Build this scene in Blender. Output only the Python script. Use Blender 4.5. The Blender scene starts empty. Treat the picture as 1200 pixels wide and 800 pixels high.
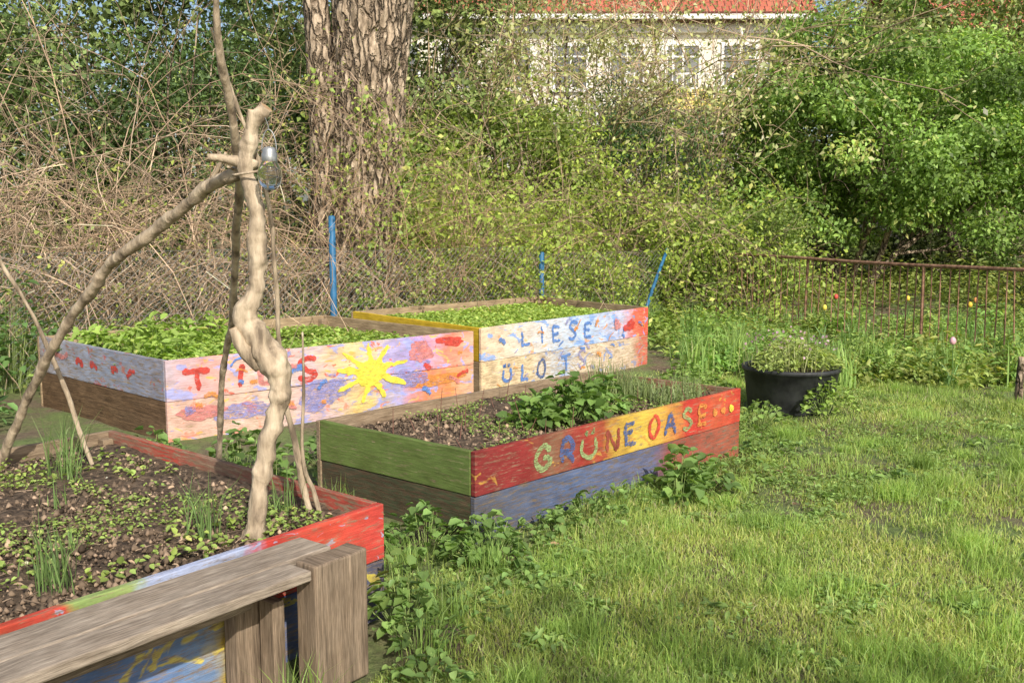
import bpy, math, random
import numpy as np
from mathutils import Vector, noise
rng=np.random.default_rng(11); random.seed(11)
scene=bpy.context.scene
R=math.radians
# ------------------------------------------------------------------ helpers
def link(o,parent=None):
    scene.collection.objects.link(o)
    if parent is not None: o.parent=parent
    return o
def empty(name):
    return link(bpy.data.objects.new(name,None))
def norm(v): return v/np.maximum(np.linalg.norm(v,axis=-1,keepdims=True),1e-9)
def mesh_np(name,V,tmpl,mat,parent=None,col=None,smooth=False):
    V=np.asarray(V,dtype=np.float32); N,k,_=V.shape
    me=bpy.data.meshes.new(name)
    me.vertices.add(N*k); me.vertices.foreach_set('co',V.reshape(-1))
    tl=np.array([len(f) for f in tmpl]); flat=np.concatenate([np.array(f) for f in tmpl])
    loops=(flat[None,:]+(np.arange(N)*k)[:,None]).reshape(-1)
    me.loops.add(len(loops)); me.loops.foreach_set('vertex_index',loops.astype(np.int32))
    tot=np.tile(tl,N); st=np.concatenate([[0],np.cumsum(tot)[:-1]])
    me.polygons.add(len(tot)); me.polygons.foreach_set('loop_start',st.astype(np.int32))
    me.polygons.foreach_set('loop_total',tot.astype(np.int32))
    if smooth: me.polygons.foreach_set('use_smooth',np.ones(len(tot),dtype=bool))
    if col is not None:
        a=me.color_attributes.new('Col','FLOAT_COLOR','POINT')
        c=np.ones((N,k,4),dtype=np.float32); c[:,:,:3]=np.asarray(col)[:,None,:]
        a.data.foreach_set('color',c.reshape(-1))
    me.update(calc_edges=True); me.validate()
    me.materials.append(mat)
    return link(bpy.data.objects.new(name,me),parent)
def mesh_py(name,verts,faces,mat,parent=None,smooth=False):
    me=bpy.data.meshes.new(name); me.from_pydata([tuple(v) for v in verts],[],faces); me.update()
    if smooth:
        for p in me.polygons: p.use_smooth=True
    me.materials.append(mat)
    return link(bpy.data.objects.new(name,me),parent)
_lat=rng.random((64,64))
def vnoise(x,y,s,ox=0.0):
    x=x*s+ox+1000.3; y=y*s+ox*1.7+1000.7
    xi=np.floor(x).astype(int); yi=np.floor(y).astype(int); fx=x-xi; fy=y-yi
    fx=fx*fx*(3-2*fx); fy=fy*fy*(3-2*fy)
    g=lambda i,j:_lat[i%64,j%64]
    return (g(xi,yi)*(1-fx)+g(xi+1,yi)*fx)*(1-fy)+(g(xi,yi+1)*(1-fx)+g(xi+1,yi+1)*fx)*fy
def box(name,x0,x1,y0,y1,z0,z1,mat,parent=None,bev=0.0):
    v=[(x0,y0,z0),(x1,y0,z0),(x1,y1,z0),(x0,y1,z0),(x0,y0,z1),(x1,y0,z1),(x1,y1,z1),(x0,y1,z1)]
    f=[(0,3,2,1),(4,5,6,7),(0,1,5,4),(1,2,6,5),(2,3,7,6),(3,0,4,7)]
    return mesh_py(name,v,f,mat,parent)
# ------------------------------------------------------------------ materials
def newmat(name):
    m=bpy.data.materials.new(name); m.use_nodes=True
    nt=m.node_tree; bs=nt.nodes['Principled BSDF']; return m,nt,bs
def nd(nt,t,**kw):
    n=nt.nodes.new(t)
    for k,v in kw.items(): setattr(n,k,v)
    return n
def ramp(nt,stops,interp='LINEAR'):
    r=nd(nt,'ShaderNodeValToRGB'); cr=r.color_ramp; cr.interpolation=interp
    cr.elements[0].position=stops[0][0]; cr.elements[0].color=(*stops[0][1],1)
    cr.elements[1].position=stops[-1][0]; cr.elements[1].color=(*stops[-1][1],1)
    for p,c in stops[1:-1]:
        e=cr.elements.new(p); e.color=(*c,1)
    return r
def noise_node(nt,vec,scale,detail=4,rough=.6):
    n=nd(nt,'ShaderNodeTexNoise'); n.inputs['Scale'].default_value=scale; n.inputs['Detail'].default_value=detail
    n.inputs['Roughness'].default_value=rough
    if vec is not None: nt.links.new(vec,n.inputs['Vector'])
    return n
def mapping(nt,vec,scale):
    m=nd(nt,'ShaderNodeMapping'); m.inputs['Scale'].default_value=scale; nt.links.new(vec,m.inputs['Vector']); return m.outputs[0]
def mixc(nt,f,a,b,bt='MIX'):
    m=nd(nt,'ShaderNodeMixRGB',blend_type=bt)
    for s,v in ((0,f),(1,a),(2,b)):
        if isinstance(v,bpy.types.NodeSocket): nt.links.new(v,m.inputs[s])
        elif s==0: m.inputs[0].default_value=v
        else: m.inputs[s].default_value=(*v,1)
    return m.outputs[0]
def math_n(nt,op,a,b=None):
    m=nd(nt,'ShaderNodeMath',operation=op)
    for s,v in ((0,a),(1,b)):
        if v is None: continue
        if isinstance(v,bpy.types.NodeSocket): nt.links.new(v,m.inputs[s])
        else: m.inputs[s].default_value=v
    return m.outputs[0]
def mrange(nt,v,a,b,c=0.0,d=1.0):
    m=nd(nt,'ShaderNodeMapRange'); m.inputs['From Min'].default_value=a; m.inputs['From Max'].default_value=b
    m.inputs['To Min'].default_value=c; m.inputs['To Max'].default_value=d; nt.links.new(v,m.inputs[0]); return m.outputs[0]
def bump(nt,bs,h,strength=.5,dist=.01):
    b=nd(nt,'ShaderNodeBump'); b.inputs['Strength'].default_value=strength; b.inputs['Distance'].default_value=dist
    nt.links.new(h,b.inputs['Height']); nt.links.new(b.outputs[0],bs.inputs['Normal'])
def noisy(name,c1,c2,scale=5,rough=.85,bstr=.4,bdist=.01,stretch=(1,1,1),detail=6,lo=.35,hi=.65,metal=0,spec=.3,mid=None,cracks=None):
    m,nt,bs=newmat(name); tc=nd(nt,'ShaderNodeTexCoord')
    v=mapping(nt,tc.outputs['Object'],stretch); n=noise_node(nt,v,scale,detail)
    st=[(lo,c1),(hi,c2)] if mid is None else [(lo,c1),((lo+hi)/2,mid),(hi,c2)]
    r=ramp(nt,st); nt.links.new(n.outputs[0],r.inputs[0]); c=r.outputs[0]; h=n.outputs[0]
    if cracks:
        wv=noise_node(nt,tc.outputs['Object'],3,4); vv=mixc(nt,.22,tc.outputs['Object'],wv.outputs['Color'],'ADD')
        vo=nd(nt,'ShaderNodeTexVoronoi',feature='DISTANCE_TO_EDGE'); vo.inputs['Scale'].default_value=1; nt.links.new(mapping(nt,vv,cracks),vo.inputs['Vector'])
        ck=mrange(nt,vo.outputs['Distance'],.0,.16,0,1); c=mixc(nt,.85,c,mixc(nt,ck,(.3,.27,.24),(1.15,1.15,1.15)),'MULTIPLY'); h=math_n(nt,'ADD',math_n(nt,'MULTIPLY',h,.8),ck)
    nt.links.new(c,bs.inputs['Base Color']); bs.inputs['Roughness'].default_value=rough
    bs.inputs['Metallic'].default_value=metal; bs.inputs['Specular IOR Level'].default_value=spec
    if bstr>0: bump(nt,bs,h,bstr,bdist)
    return m
def leafmat(name,trans=.35,rough=.5,spec=.35):
    m,nt,bs=newmat(name); a=nd(nt,'ShaderNodeAttribute',attribute_name='Col')
    nt.links.new(a.outputs['Color'],bs.inputs['Base Color']); bs.inputs['Roughness'].default_value=rough
    bs.inputs['Specular IOR Level'].default_value=spec
    t=nd(nt,'ShaderNodeBsdfTranslucent'); tcol=mixc(nt,1.0,a.outputs['Color'],(1.5,1.5,.7),'MULTIPLY'); nt.links.new(tcol,t.inputs[0])
    mx=nd(nt,'ShaderNodeMixShader'); mx.inputs[0].default_value=trans
    nt.links.new(bs.outputs[0],mx.inputs[1]); nt.links.new(t.outputs[0],mx.inputs[2])
    nt.links.new(mx.outputs[0],nt.nodes['Material Output'].inputs[0]); return m
def attmat(name,rough=.85):
    m,nt,bs=newmat(name); a=nd(nt,'ShaderNodeAttribute',attribute_name='Col')
    nt.links.new(a.outputs['Color'],bs.inputs['Base Color']); bs.inputs['Roughness'].default_value=rough
    bs.inputs['Specular IOR Level'].default_value=.2; return m
LEAF=leafmat('leaf'); GRASS=leafmat('grass_blade',.4,.45,.3); TWIG=attmat('twig'); DEAD=attmat('dead_leaf',.8); FARLEAF=attmat('far_leaf',.6)
WOOD1=(.42,.33,.23); WOOD2=(.18,.13,.085)
def boardmat(name,stops,wear=.42,wob=.05,wood=(WOOD2,WOOD1),L=2.5,wearw=.12,marks=None,gain=1.0):
    """weathered plank (UV = metres along / up) with brushed paint following stops along the length"""
    m,nt,bs=newmat(name); uv=nd(nt,'ShaderNodeUVMap')
    wv=noise_node(nt,mapping(nt,uv.outputs[0],(2.2,5,1)),1.5,2)
    wuv=mixc(nt,.035,uv.outputs[0],wv.outputs['Color'],'ADD')
    g=noise_node(nt,mapping(nt,wuv,(1.8,42,1)),1.6,9,.68)
    fine=noise_node(nt,mapping(nt,wuv,(9,210,1)),1.6,4,.6)
    wr=ramp(nt,[(.3,wood[0]),(.7,wood[1])]); nt.links.new(g.outputs[0],wr.inputs[0])
    big=noise_node(nt,mapping(nt,uv.outputs[0],(3,9,1)),1.5,5)
    woodc=mixc(nt,.7,wr.outputs[0],mixc(nt,big.outputs[0],(.35,.35,.35),(1.7,1.65,1.6)),'MULTIPLY')
    woodc=mixc(nt,.6,woodc,mixc(nt,mrange(nt,fine.outputs[0],.35,.6),(.35,.33,.3),(1.2,1.2,1.2)),'MULTIPLY')
    vo=nd(nt,'ShaderNodeTexVoronoi'); vo.inputs['Scale'].default_value=1; nt.links.new(mapping(nt,wuv,(2.6,7.5,1)),vo.inputs['Vector'])
    woodc=mixc(nt,mrange(nt,vo.outputs['Distance'],.05,.10,.75,0),woodc,(.06,.035,.02))
    if stops is not None:
        sx=nd(nt,'ShaderNodeSeparateXYZ'); nt.links.new(uv.outputs[0],sx.inputs[0])
        u=math_n(nt,'DIVIDE',sx.outputs[0],L)
        n2=noise_node(nt,mapping(nt,uv.outputs[0],(6,8,1)),1.3,4)
        u=math_n(nt,'ADD',u,math_n(nt,'MULTIPLY',math_n(nt,'SUBTRACT',n2.outputs[0],.5),wob*2))
        pr=ramp(nt,stops); nt.links.new(u,pr.inputs[0]); pcol=pr.outputs[0]
        if marks:
            for k,(c,s,th) in enumerate(marks):
                mn=noise_node(nt,None,1.0,3,.55); mn.inputs['Distortion'].default_value=1.2
                mv=nd(nt,'ShaderNodeVectorMath',operation='ADD'); mv.inputs[1].default_value=(7.3*k+1.1,3.1*k,0); nt.links.new(mapping(nt,uv.outputs[0],s),mv.inputs[0]); nt.links.new(mv.outputs[0],mn.inputs['Vector'])
                pcol=mixc(nt,mrange(nt,mn.outputs[0],th,th+.035,0,.85),pcol,c)
        br=noise_node(nt,mapping(nt,uv.outputs[0],(5,30,1)),2,6)
        pc=mixc(nt,.8,pcol,mixc(nt,br.outputs[0],(.45*gain,.45*gain,.45*gain),(1.75*gain,1.7*gain,1.65*gain)),'MULTIPLY')
        wn=noise_node(nt,mapping(nt,wuv,(4,26,1)),2.3,10,.75)
        wm=mrange(nt,wn.outputs[0],wear-wearw/2,wear+wearw/2)
        wm=math_n(nt,'MULTIPLY',wm,mrange(nt,fine.outputs[0],.30,.42,.45,1))
        c=mixc(nt,wm,woodc,pc)
    else: c=woodc
    db=noise_node(nt,mapping(nt,uv.outputs[0],(2.5,5,1)),2.5,6)
    dr=ramp(nt,[(.35,(.6,.55,.5)),(.6,(1,1,1))]); nt.links.new(db.outputs[0],dr.inputs[0])
    c=mixc(nt,.55,c,dr.outputs[0],'MULTIPLY')
    nt.links.new(c,bs.inputs['Base Color']); bs.inputs['Roughness'].default_value=.8; bs.inputs['Specular IOR Level'].default_value=.2
    h=math_n(nt,'ADD',g.outputs[0],math_n(nt,'MULTIPLY',fine.outputs[0],.5))
    bump(nt,bs,h,.8,.005); return m
def paint(name,c,wear=.42):
    m,nt,bs=newmat(name); tc=nd(nt,'ShaderNodeTexCoord')
    n=noise_node(nt,mapping(nt,tc.outputs['Object'],(14,14,30)),1.5,6)
    r=ramp(nt,[(.3,tuple(x*.55 for x in c)),(.55,c),(.85,tuple(min(1,x*1.25+.03) for x in c))]); nt.links.new(n.outputs[0],r.inputs[0])
    nt.links.new(r.outputs[0],bs.inputs['Base Color']); bs.inputs['Roughness'].default_value=.75
    n2=noise_node(nt,mapping(nt,tc.outputs['Object'],(13,13,75)),2,10,.8)
    nt.links.new(mrange(nt,n2.outputs[0],wear,wear+.09,0,.93),bs.inputs['Alpha']); return m

SOIL=noisy('soil',(.035,.024,.016),(.17,.12,.08),22,.95,1.0,.03,detail=10)
BARK=noisy('tree_bark',(.17,.13,.09),(.52,.42,.31),6,.95,1.0,.05,stretch=(2,2,.9),detail=12,lo=.38,hi=.64,mid=(.34,.265,.19),cracks=(11,11,2.2))
DRIFT=noisy('stick_bark',(.15,.115,.08),(.56,.46,.33),7,.85,1.0,.014,stretch=(3,3,.8),detail=12,lo=.34,hi=.64,mid=(.38,.30,.21))
CUT=noisy('cut_wood',(.36,.22,.11),(.6,.42,.25),20,.7,.3,.004)
STEEL=noisy('galvanised_steel',(.25,.26,.26),(.42,.43,.43),30,.45,0,metal=.6)
BLUE=noisy('blue_metal_paint',(.02,.09,.18),(.035,.16,.32),12,.5,.1)
RUST=noisy('rusty_iron',(.13,.065,.04),(.40,.23,.15),18,.85,.4,.004)
PLAST=noisy('black_plastic',(.015,.016,.018),(.05,.053,.056),8,.55,.15)
PLASTER=noisy('cream_plaster',(.64,.60,.53),(.76,.72,.64),1.5,.9,.1)
WHITE=noisy('white_paint',(.72,.72,.70),(.8,.8,.78),3,.6,0)
YEL=noisy('yellow_awning_cloth',(.75,.58,.13),(.85,.68,.22),2,.8,0)
GLASSD=noisy('window_glass',(.06,.07,.075),(.18,.19,.20),.6,.08,0,spec=.8)
m,nt,bs=newmat('roof_tile'); tc=nd(nt,'ShaderNodeTexCoord')
w=nd(nt,'ShaderNodeTexBrick'); w.inputs['Scale'].default_value=1; w.inputs['Brick Width'].default_value=.25; w.inputs['Row Height'].default_value=.3; w.inputs['Mortar Size'].default_value=.02
w.inputs['Color1'].default_value=(.36,.09,.055,1); w.inputs['Color2'].default_value=(.48,.15,.09,1); w.inputs['Mortar'].default_value=(.12,.03,.02,1)
nt.links.new(tc.outputs['Object'],w.inputs['Vector']); nt.links.new(w.outputs[0],bs.inputs['Base Color']); bs.inputs['Roughness'].default_value=.8; ROOF=m
m,nt,bs=newmat('clear_glass'); bs.inputs['Transmission Weight'].default_value=1; bs.inputs['Roughness'].default_value=.02; bs.inputs['IOR'].default_value=1.3; GLASS=m
m,nt,bs=newmat('ground_earth'); tc=nd(nt,'ShaderNodeTexCoord')
n1=noise_node(nt,tc.outputs['Object'],1.6,8,.6); n2=noise_node(nt,tc.outputs['Object'],28,8,.7)
a=ramp(nt,[(.3,(.07,.05,.03)),(.7,(.25,.19,.12))]); nt.links.new(n2.outputs[0],a.inputs[0])
b=ramp(nt,[(.3,(.08,.12,.03)),(.7,(.20,.26,.08))]); nt.links.new(n2.outputs[0],b.inputs[0])
f=ramp(nt,[(.42,(0,0,0)),(.56,(1,1,1))]); nt.links.new(n1.outputs[0],f.inputs[0])
nt.links.new(mixc(nt,f.outputs[0],a.outputs[0],b.outputs[0]),bs.inputs['Base Color']); bs.inputs['Roughness'].default_value=.95
bump(nt,bs,n2.outputs[0],.9,.03); GROUND=m
# ------------------------------------------------------------------ geometry generators
def rand_unit(n): return norm(rng.normal(size=(n,3)))
def leaf_mesh(name,P,D,Nn,Ls,Ws,col,mat=LEAF,parent=None,simple=False,fold=.18,droop=.15):
    D=norm(D); S=norm(np.cross(D,Nn)); Nn=np.cross(S,D); Ls=Ls[:,None]; Ws=Ws[:,None]
    if simple:
        V=np.stack([P,P+D*Ls*.45+S*Ws*.5+Nn*Ws*fold,P+D*Ls-Nn*Ls*droop,P+D*Ls*.45-S*Ws*.5+Nn*Ws*fold],1)
        return mesh_np(name,V,[[0,1,2,3]],mat,parent,col)
    V=np.stack([P,P+D*Ls*.28+S*Ws*.45+Nn*Ws*fold,P+D*Ls*.66+S*Ws*.40+Nn*(Ws*fold-Ls*droop*.4),P+D*Ls-Nn*Ls*droop,
                P+D*Ls*.66-S*Ws*.40+Nn*(Ws*fold-Ls*droop*.4),P+D*Ls*.28-S*Ws*.45+Nn*Ws*fold],1)
    return mesh_np(name,V,[[0,1,2,3],[0,3,4,5]],mat,parent,col)
GAIN=2.05
def leafcol(n,base,var=.35,yellow=.3,f=None):
    b=np.array(base)[None,:]*GAIN*np.exp(rng.normal(0,var,(n,1)))
    y=rng.random((n,1))*yellow; b=b*(1-y)+b*np.array([[1.45,1.15,.65]])*y
    if f is not None: b=b*f[:,None]
    b=b*.9+b.mean(1,keepdims=True)*.1
    return np.clip(b,0,.62)
def seg_mesh(name,P0,P1,R0,R1,mat,parent=None,sides=4,col=None):
    D=norm(P1-P0); ref=np.where(np.abs(D[:,2:3])<.9,np.array([[0,0,1.]]),np.array([[1.,0,0]]))
    A=norm(np.cross(D,ref)); B=np.cross(D,A); L=[]
    for Pq,Rq in ((P0,R0),(P1,R1)):
        for i in range(sides):
            t=2*math.pi*i/sides; L.append(Pq+Rq[:,None]*(math.cos(t)*A+math.sin(t)*B))
    tm=[[i,(i+1)%sides,sides+(i+1)%sides,sides+i] for i in range(sides)]
    return mesh_np(name,np.stack(L,1),tm,mat,parent,col,smooth=sides>3)
def cat(ctrl,n):
    c=np.array(ctrl,dtype=float); c=np.vstack([2*c[0]-c[1],c,2*c[-1]-c[-2]]); m=len(c)-3; out=[]
    for k in range(n+1):
        t=k/n*m; i=min(int(t),m-1); t-=i; p0,p1,p2,p3=c[i:i+4]
        out.append(.5*(2*p1+(p2-p0)*t+(2*p0-5*p1+4*p2-p3)*t*t+(3*p1-p0-3*p2+p3)*t**3))
    return np.array(out)
def tube(name,ctrl,mat,parent=None,sides=12,n=40,amp=.1,freq=6,seed=0.0,capmat=None,kink=0.0):
    pts=cat(ctrl,n); V=[]; F=[]; prev=None
    if kink>0:
        for k in range(1,n):
            q=Vector(pts[k][:3])*4+Vector((seed*3,seed,seed)); s=kink*math.sin(math.pi*k/n)**.5
            pts[k][0]+=s*noise.noise(q); pts[k][1]+=s*noise.noise(q+Vector((9,9,9))); pts[k][2]+=s*noise.noise(q+Vector((5,1,7)))
            pts[k][3]*=1+.45*max(0,noise.noise(q*2.6+Vector((3,3,3)))-.2)
    for k,(x,y,z,r) in enumerate(pts):
        a=pts[max(k-1,0)][:3]; b=pts[min(k+1,n)][:3]; d=Vector(b-a).normalized()
        if prev is None: prev=Vector((1,0,0)) if abs(d.x)<.9 else Vector((0,1,0))
        A=(prev-d*prev.dot(d)).normalized(); prev=A; B=d.cross(A)
        for i in range(sides):
            t=2*math.pi*i/sides; o=A*math.cos(t)+B*math.sin(t)
            q=Vector((x,y,z))+o*r
            dn=noise.fractal((q+Vector((seed,seed,seed)))*freq,1.0,2.0,4)
            V.append(Vector((x,y,z))+o*(r*(1+amp*dn)))
    for k in range(n):
        for i in range(sides):
            F.append((k*sides+i,k*sides+(i+1)%sides,(k+1)*sides+(i+1)%sides,(k+1)*sides+i))
    c0=len(V); V.append(Vector(pts[0][:3])); V.append(Vector(pts[-1][:3]))
    nf=len(F)
    for i in range(sides):
        F.append((c0,(i+1)%sides,i)); F.append((c0+1,n*sides+i,n*sides+(i+1)%sides))
    o=mesh_py(name,V,F,mat,parent,True)
    if capmat:
        o.data.materials.append(capmat)
        for p in o.data.polygons[nf:]: p.material_index=1; p.use_smooth=False
    return o
def lathe(name,prof,mat,parent,c,sides=40):
    V=[];F=[]
    for r,z in prof:
        for i in range(sides):
            t=2*math.pi*i/sides; V.append((c[0]+r*math.cos(t),c[1]+r*math.sin(t),c[2]+z))
    for k in range(len(prof)-1):
        for i in range(sides):
            F.append((k*sides+i,k*sides+(i+1)%sides,(k+1)*sides+(i+1)%sides,(k+1)*sides+i))
    return mesh_py(name,V,F,mat,parent,True)
def thicket(bases,h,spread,steps=12,nside=5,wander=.12,droop=.02,r0=.012,lean=(0,0,0),sub=3,sl=.28):
    N=len(bases); pos=bases.copy(); d=norm(rng.normal(size=(N,3))*spread*np.array([1,1,.2])+np.array([0,0,1])+np.array(lean))
    st=(h/steps)[:,None]; P=[pos]; Dd=[d]; S0=[];S1=[];RA=[];RB=[]
    for k in range(steps):
        d=norm(d+rng.normal(size=(N,3))*wander+np.array([0,0,-droop*k])); q=pos+d*st
        ra=r0*(1-k/steps*.8)*np.ones(N); rb=r0*(1-(k+1)/steps*.8)*np.ones(N)
        S0.append(pos);S1.append(q);RA.append(ra);RB.append(rb); pos=q; P.append(pos);Dd.append(d)
    P=np.array(P);Dd=np.array(Dd); cand=[P[steps//2:].reshape(-1,3)]
    srcP,srcD,srcL=P,Dd,h
    for lev,(cnt,stp,ln,rr) in enumerate(((nside,6,sl,.45),(sub,4,sl*.4,.25))):
        K,M,_=srcP.shape; tot=M*cnt; j=np.tile(np.arange(M),cnt); k=rng.integers(2 if lev==0 else 1,K,tot)
        pos=srcP[k,j]; d=norm(srcD[k,j]+rng.normal(size=(tot,3))*.65); l=(srcL[j])*(ln if lev==0 else .4)*(.5+rng.random(tot)); Q=[pos];E=[d]
        for s in range(stp):
            d=norm(d+rng.normal(size=(tot,3))*.16+np.array([0,0,-droop*1.5])); q=pos+d*(l/stp)[:,None]
            S0.append(pos);S1.append(q);RA.append(np.full(tot,r0*rr*(1-s/stp*.7)));RB.append(np.full(tot,r0*rr*(1-(s+1)/stp*.7))); pos=q;Q.append(q);E.append(d)
        srcP=np.array(Q);srcD=np.array(E);srcL=l; cand.append(srcP[1:].reshape(-1,3))
    return np.vstack(S0),np.vstack(S1),np.concatenate(RA),np.concatenate(RB),np.vstack(cand)
def thicket_obj(name,bases,h,spread,nleaf,lsize,lcol,tcol,zmin=0,lr=.45,jit=.05,thr=.42,**kw):
    par=empty(name)
    a,b,ra,rb,c=thicket(bases,h,spread,**kw)
    n=len(a); seg_mesh('twigs',a,b,ra,rb,TWIG,par,3,np.clip(np.array(tcol)[None,:]*np.exp(rng.normal(0,.3,(n,1))),0,.8))
    c=c[c[:,2]>zmin]; P=c[rng.integers(0,len(c),nleaf)]+rng.normal(size=(nleaf,3))*jit
    cl=vnoise(P[:,0]+P[:,2]*.7,P[:,1]+P[:,2]*.6,1.4); keep=cl+rng.random(nleaf)*.35>thr; P=P[keep]; n=len(P)
    L=lsize*(.5+rng.random(n)); D=rand_unit(n)+np.array([0,0,.1]); Nn=rand_unit(n)+np.array([0,-.25,.7])
    leaf_mesh('leaves',P,D,Nn,L,L*lr*(1+.4*rng.random(n)),leafcol(n,lcol,.3,.5),parent=par,simple=True)
    return par
def clump_leaves(name,centers,radii,n,lsize,base,parent,squash=.8,simple=True,lr=.55,shell=.5,yellow=.35,var=.3,zmin=.02,mat=LEAF,cvar=.18):
    M=len(centers); w=radii**2; w=w/w.sum(); j=rng.choice(M,n,p=w)
    u=rand_unit(n); rad=radii[j]*(shell+(1-shell)*rng.random(n)**.6)*(1+.18*rng.normal(size=n))
    P=centers[j]+u*rad[:,None]*np.array([1,1,squash]); k=P[:,2]>zmin; P=P[k];u=u[k];j=j[k]; n=len(P)
    D=norm(u*.6+rand_unit(n)*.9+np.array([0,0,-.1])); Nn=norm(u*.5+rand_unit(n)*.7+np.array([0,-.15,.6]))
    L=lsize*(.55+.9*rng.random(n)); cf=np.exp(rng.normal(0,cvar,M))[j]
    return leaf_mesh(name,P,D,Nn,L,L*lr,leafcol(n,base,var,yellow,cf),parent=parent,simple=simple,mat=mat)
def ellipsoid_clumps(c,r,m,rad,low=-.6,fill=.55):
    u=rand_unit(m*3); u=u[u[:,2]>low][:m]; k=fill+(1-fill)*rng.random(len(u))**.5
    k*=1+.12*rng.normal(size=len(u))
    return np.array(c)+u*k[:,None]*np.array(r), rad*(.6+.8*rng.random(len(u)))
def branches(base,d,l,r,depth,out,tips,up=.1):
    p=np.array(base,float); d=norm(np.array(d,float)); n=5
    for i in range(n):
        d=norm(d+rng.normal(size=3)*.13+np.array([0,0,up*.3])); q=p+d*l/n; r1=r*.88
        out.append((p,q,r,r1)); r=r1; p=q
        if depth>0 and i>=1:
            for _ in range(1 if rng.random()<.75 else 2):
                branches(p,d+rng.normal(size=3)*.75+np.array([0,0,up]),l*(.5+.25*rng.random()),r*.6,depth-1,out,tips,up)
    tips.append(p)
def branch_obj(name,out,mat,parent,sides=7):
    a=np.array([o[0] for o in out]);b=np.array([o[1] for o in out]);ra=np.array([o[2] for o in out]);rb=np.array([o[3] for o in out])
    return seg_mesh(name,a,b,ra,rb,mat,parent,sides)
def blades(name,P,H,W,lean,col,mat=GRASS,parent=None):
    n=len(P); t=rng.random(n)*2*math.pi; S=np.stack([np.cos(t),np.sin(t),0*t],1)
    t2=rng.random(n)*2*math.pi; Ld=np.stack([np.cos(t2),np.sin(t2),0*t2],1)*(lean*rng.random(n))[:,None]
    H=H[:,None];W=W[:,None]; up=np.array([[0,0,1.]])
    m1=P+up*H*.55+Ld*H*.35; tip=P+up*H*(1-.25*np.linalg.norm(Ld,axis=1,keepdims=True))+Ld*H
    V=np.stack([P-S*W,P+S*W,m1+S*W*.8,m1-S*W*.8,tip],1)
    return mesh_np(name,V,[[0,1,2,3],[3,2,4]],mat,parent,col)
def plant(name,c,r,h,n,ls,base,parent=None,lr=.75,stems=True,yellow=.3):
    own=parent if parent is not None else empty(name)
    c=np.array(c,float); a=rng.random(n)*2*math.pi; q=np.sqrt(rng.random(n)); zz=(1-q**2*.75)*h*(.35+.65*rng.random(n))
    lob=1+.3*np.sin(3*a+rng.random()*6)+.15*np.sin(5*a)
    P=c+np.stack([np.cos(a)*q*r*lob,np.sin(a)*q*r*lob,zz],1)
    out=np.stack([np.cos(a),np.sin(a),.15+0*a],1)
    D=norm(out+rand_unit(n)*.7); Nn=norm(rand_unit(n)*.45+np.array([0,0,1])+out*.25)
    L=ls*(.45+.8*rng.random(n))
    leaf_mesh(name+'_leaves',P-D*L[:,None]*.4,D,Nn,L,L*lr,leafcol(n,base,.25,yellow),parent=own)
    if stems:
        m=n//3; B=c+np.stack([np.cos(a[:m])*q[:m]*r*.4,np.sin(a[:m])*q[:m]*r*.4,0*a[:m]],1)
        seg_mesh(name+'_stalks',B,P[:m],np.full(m,.002),np.full(m,.0015),TWIG,own,3,leafcol(m,(.12,.17,.05),.2,.2))
    return own
def tuft(name,c,n,h,w,lean,spread,base,parent=None):
    P=np.array(c)+np.stack([rng.normal(size=n)*spread,rng.normal(size=n)*spread,0*rng.random(n)],1)
    return blades(name,P,h*(.35+.65*rng.random(n)),np.full(n,w),lean,leafcol(n,base,.25,.3),parent=parent)
def inquad(P,Q,mg=0.0):
    Q=np.array(Q); c=Q.mean(0); ins=np.ones(len(P),bool)
    for i in range(4):
        a=Q[i];b=Q[(i+1)%4]; e=b-a; nn=np.array([e[1],-e[0]])/np.linalg.norm(e)
        if np.dot(c-a,nn)>0: nn=-nn
        ins&=((P[:,:2]-a)@nn)<mg
    return ins
def samp(Q,n,lo=.05,hi=.95):
    Q=np.array(Q); u=lo+(hi-lo)*rng.random((n,1)); v=lo+(hi-lo)*rng.random((n,1))
    return (Q[0]*(1-u)+Q[1]*u)*(1-v)+(Q[3]*(1-u)+Q[2]*u)*v
# ------------------------------------------------------------------ raised beds
def board(name,p,q,z0,z1,th,inw,mat,parent,bev=.004,vert=False):
    p=np.array(p);q=np.array(q);inw=np.array(inw); L=np.linalg.norm(q-p); n=8
    V=[];F=[];UV=[];cols=[]
    for i in range(n+1):
        t=i/n; c=p+(q-p)*t; jz=random.uniform(-.0025,.0025)
        o=c-inw*random.uniform(0,.002); w=c+inw*th
        V+= [(o[0],o[1],z0),(o[0],o[1],z1+jz),(w[0],w[1],z1+jz),(w[0],w[1],z0)]
        cols.append(t*L)
    def add(idx,uv): F.append(idx); UV.extend(uv)
    for i in range(n):
        a=i*4;b=a+4;u0,u1=cols[i],cols[i+1]
        for k,(v0,v1) in enumerate(((z0,z1),(z1,z1+th),(z1+.3,z0+.3),(z0+.7,z0+.7+th))):
            k2=(k+1)%4; add((a+k,b+k,b+k2,a+k2),[(u0,v0),(u1,v0),(u1,v1),(u0,v1)])
    add((0,1,2,3),[(0,z0),(0,z1),(th,z1),(th,z0)]); e=n*4; add((e+3,e+2,e+1,e),[(L-th,z0),(L-th,z1),(L,z1),(L,z0)])
    if vert: UV=[(v*.9+5,u) for u,v in UV]
    o=mesh_py(name,V,F,mat,parent); me=o.data; uvl=me.uv_layers.new(name='UVMap')
    for i,c in enumerate(UV): uvl.data[i].uv=c
    b=o.modifiers.new('b','BEVEL'); b.width=bev; b.segments=2; b.limit_method='ANGLE'
    return o
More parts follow.
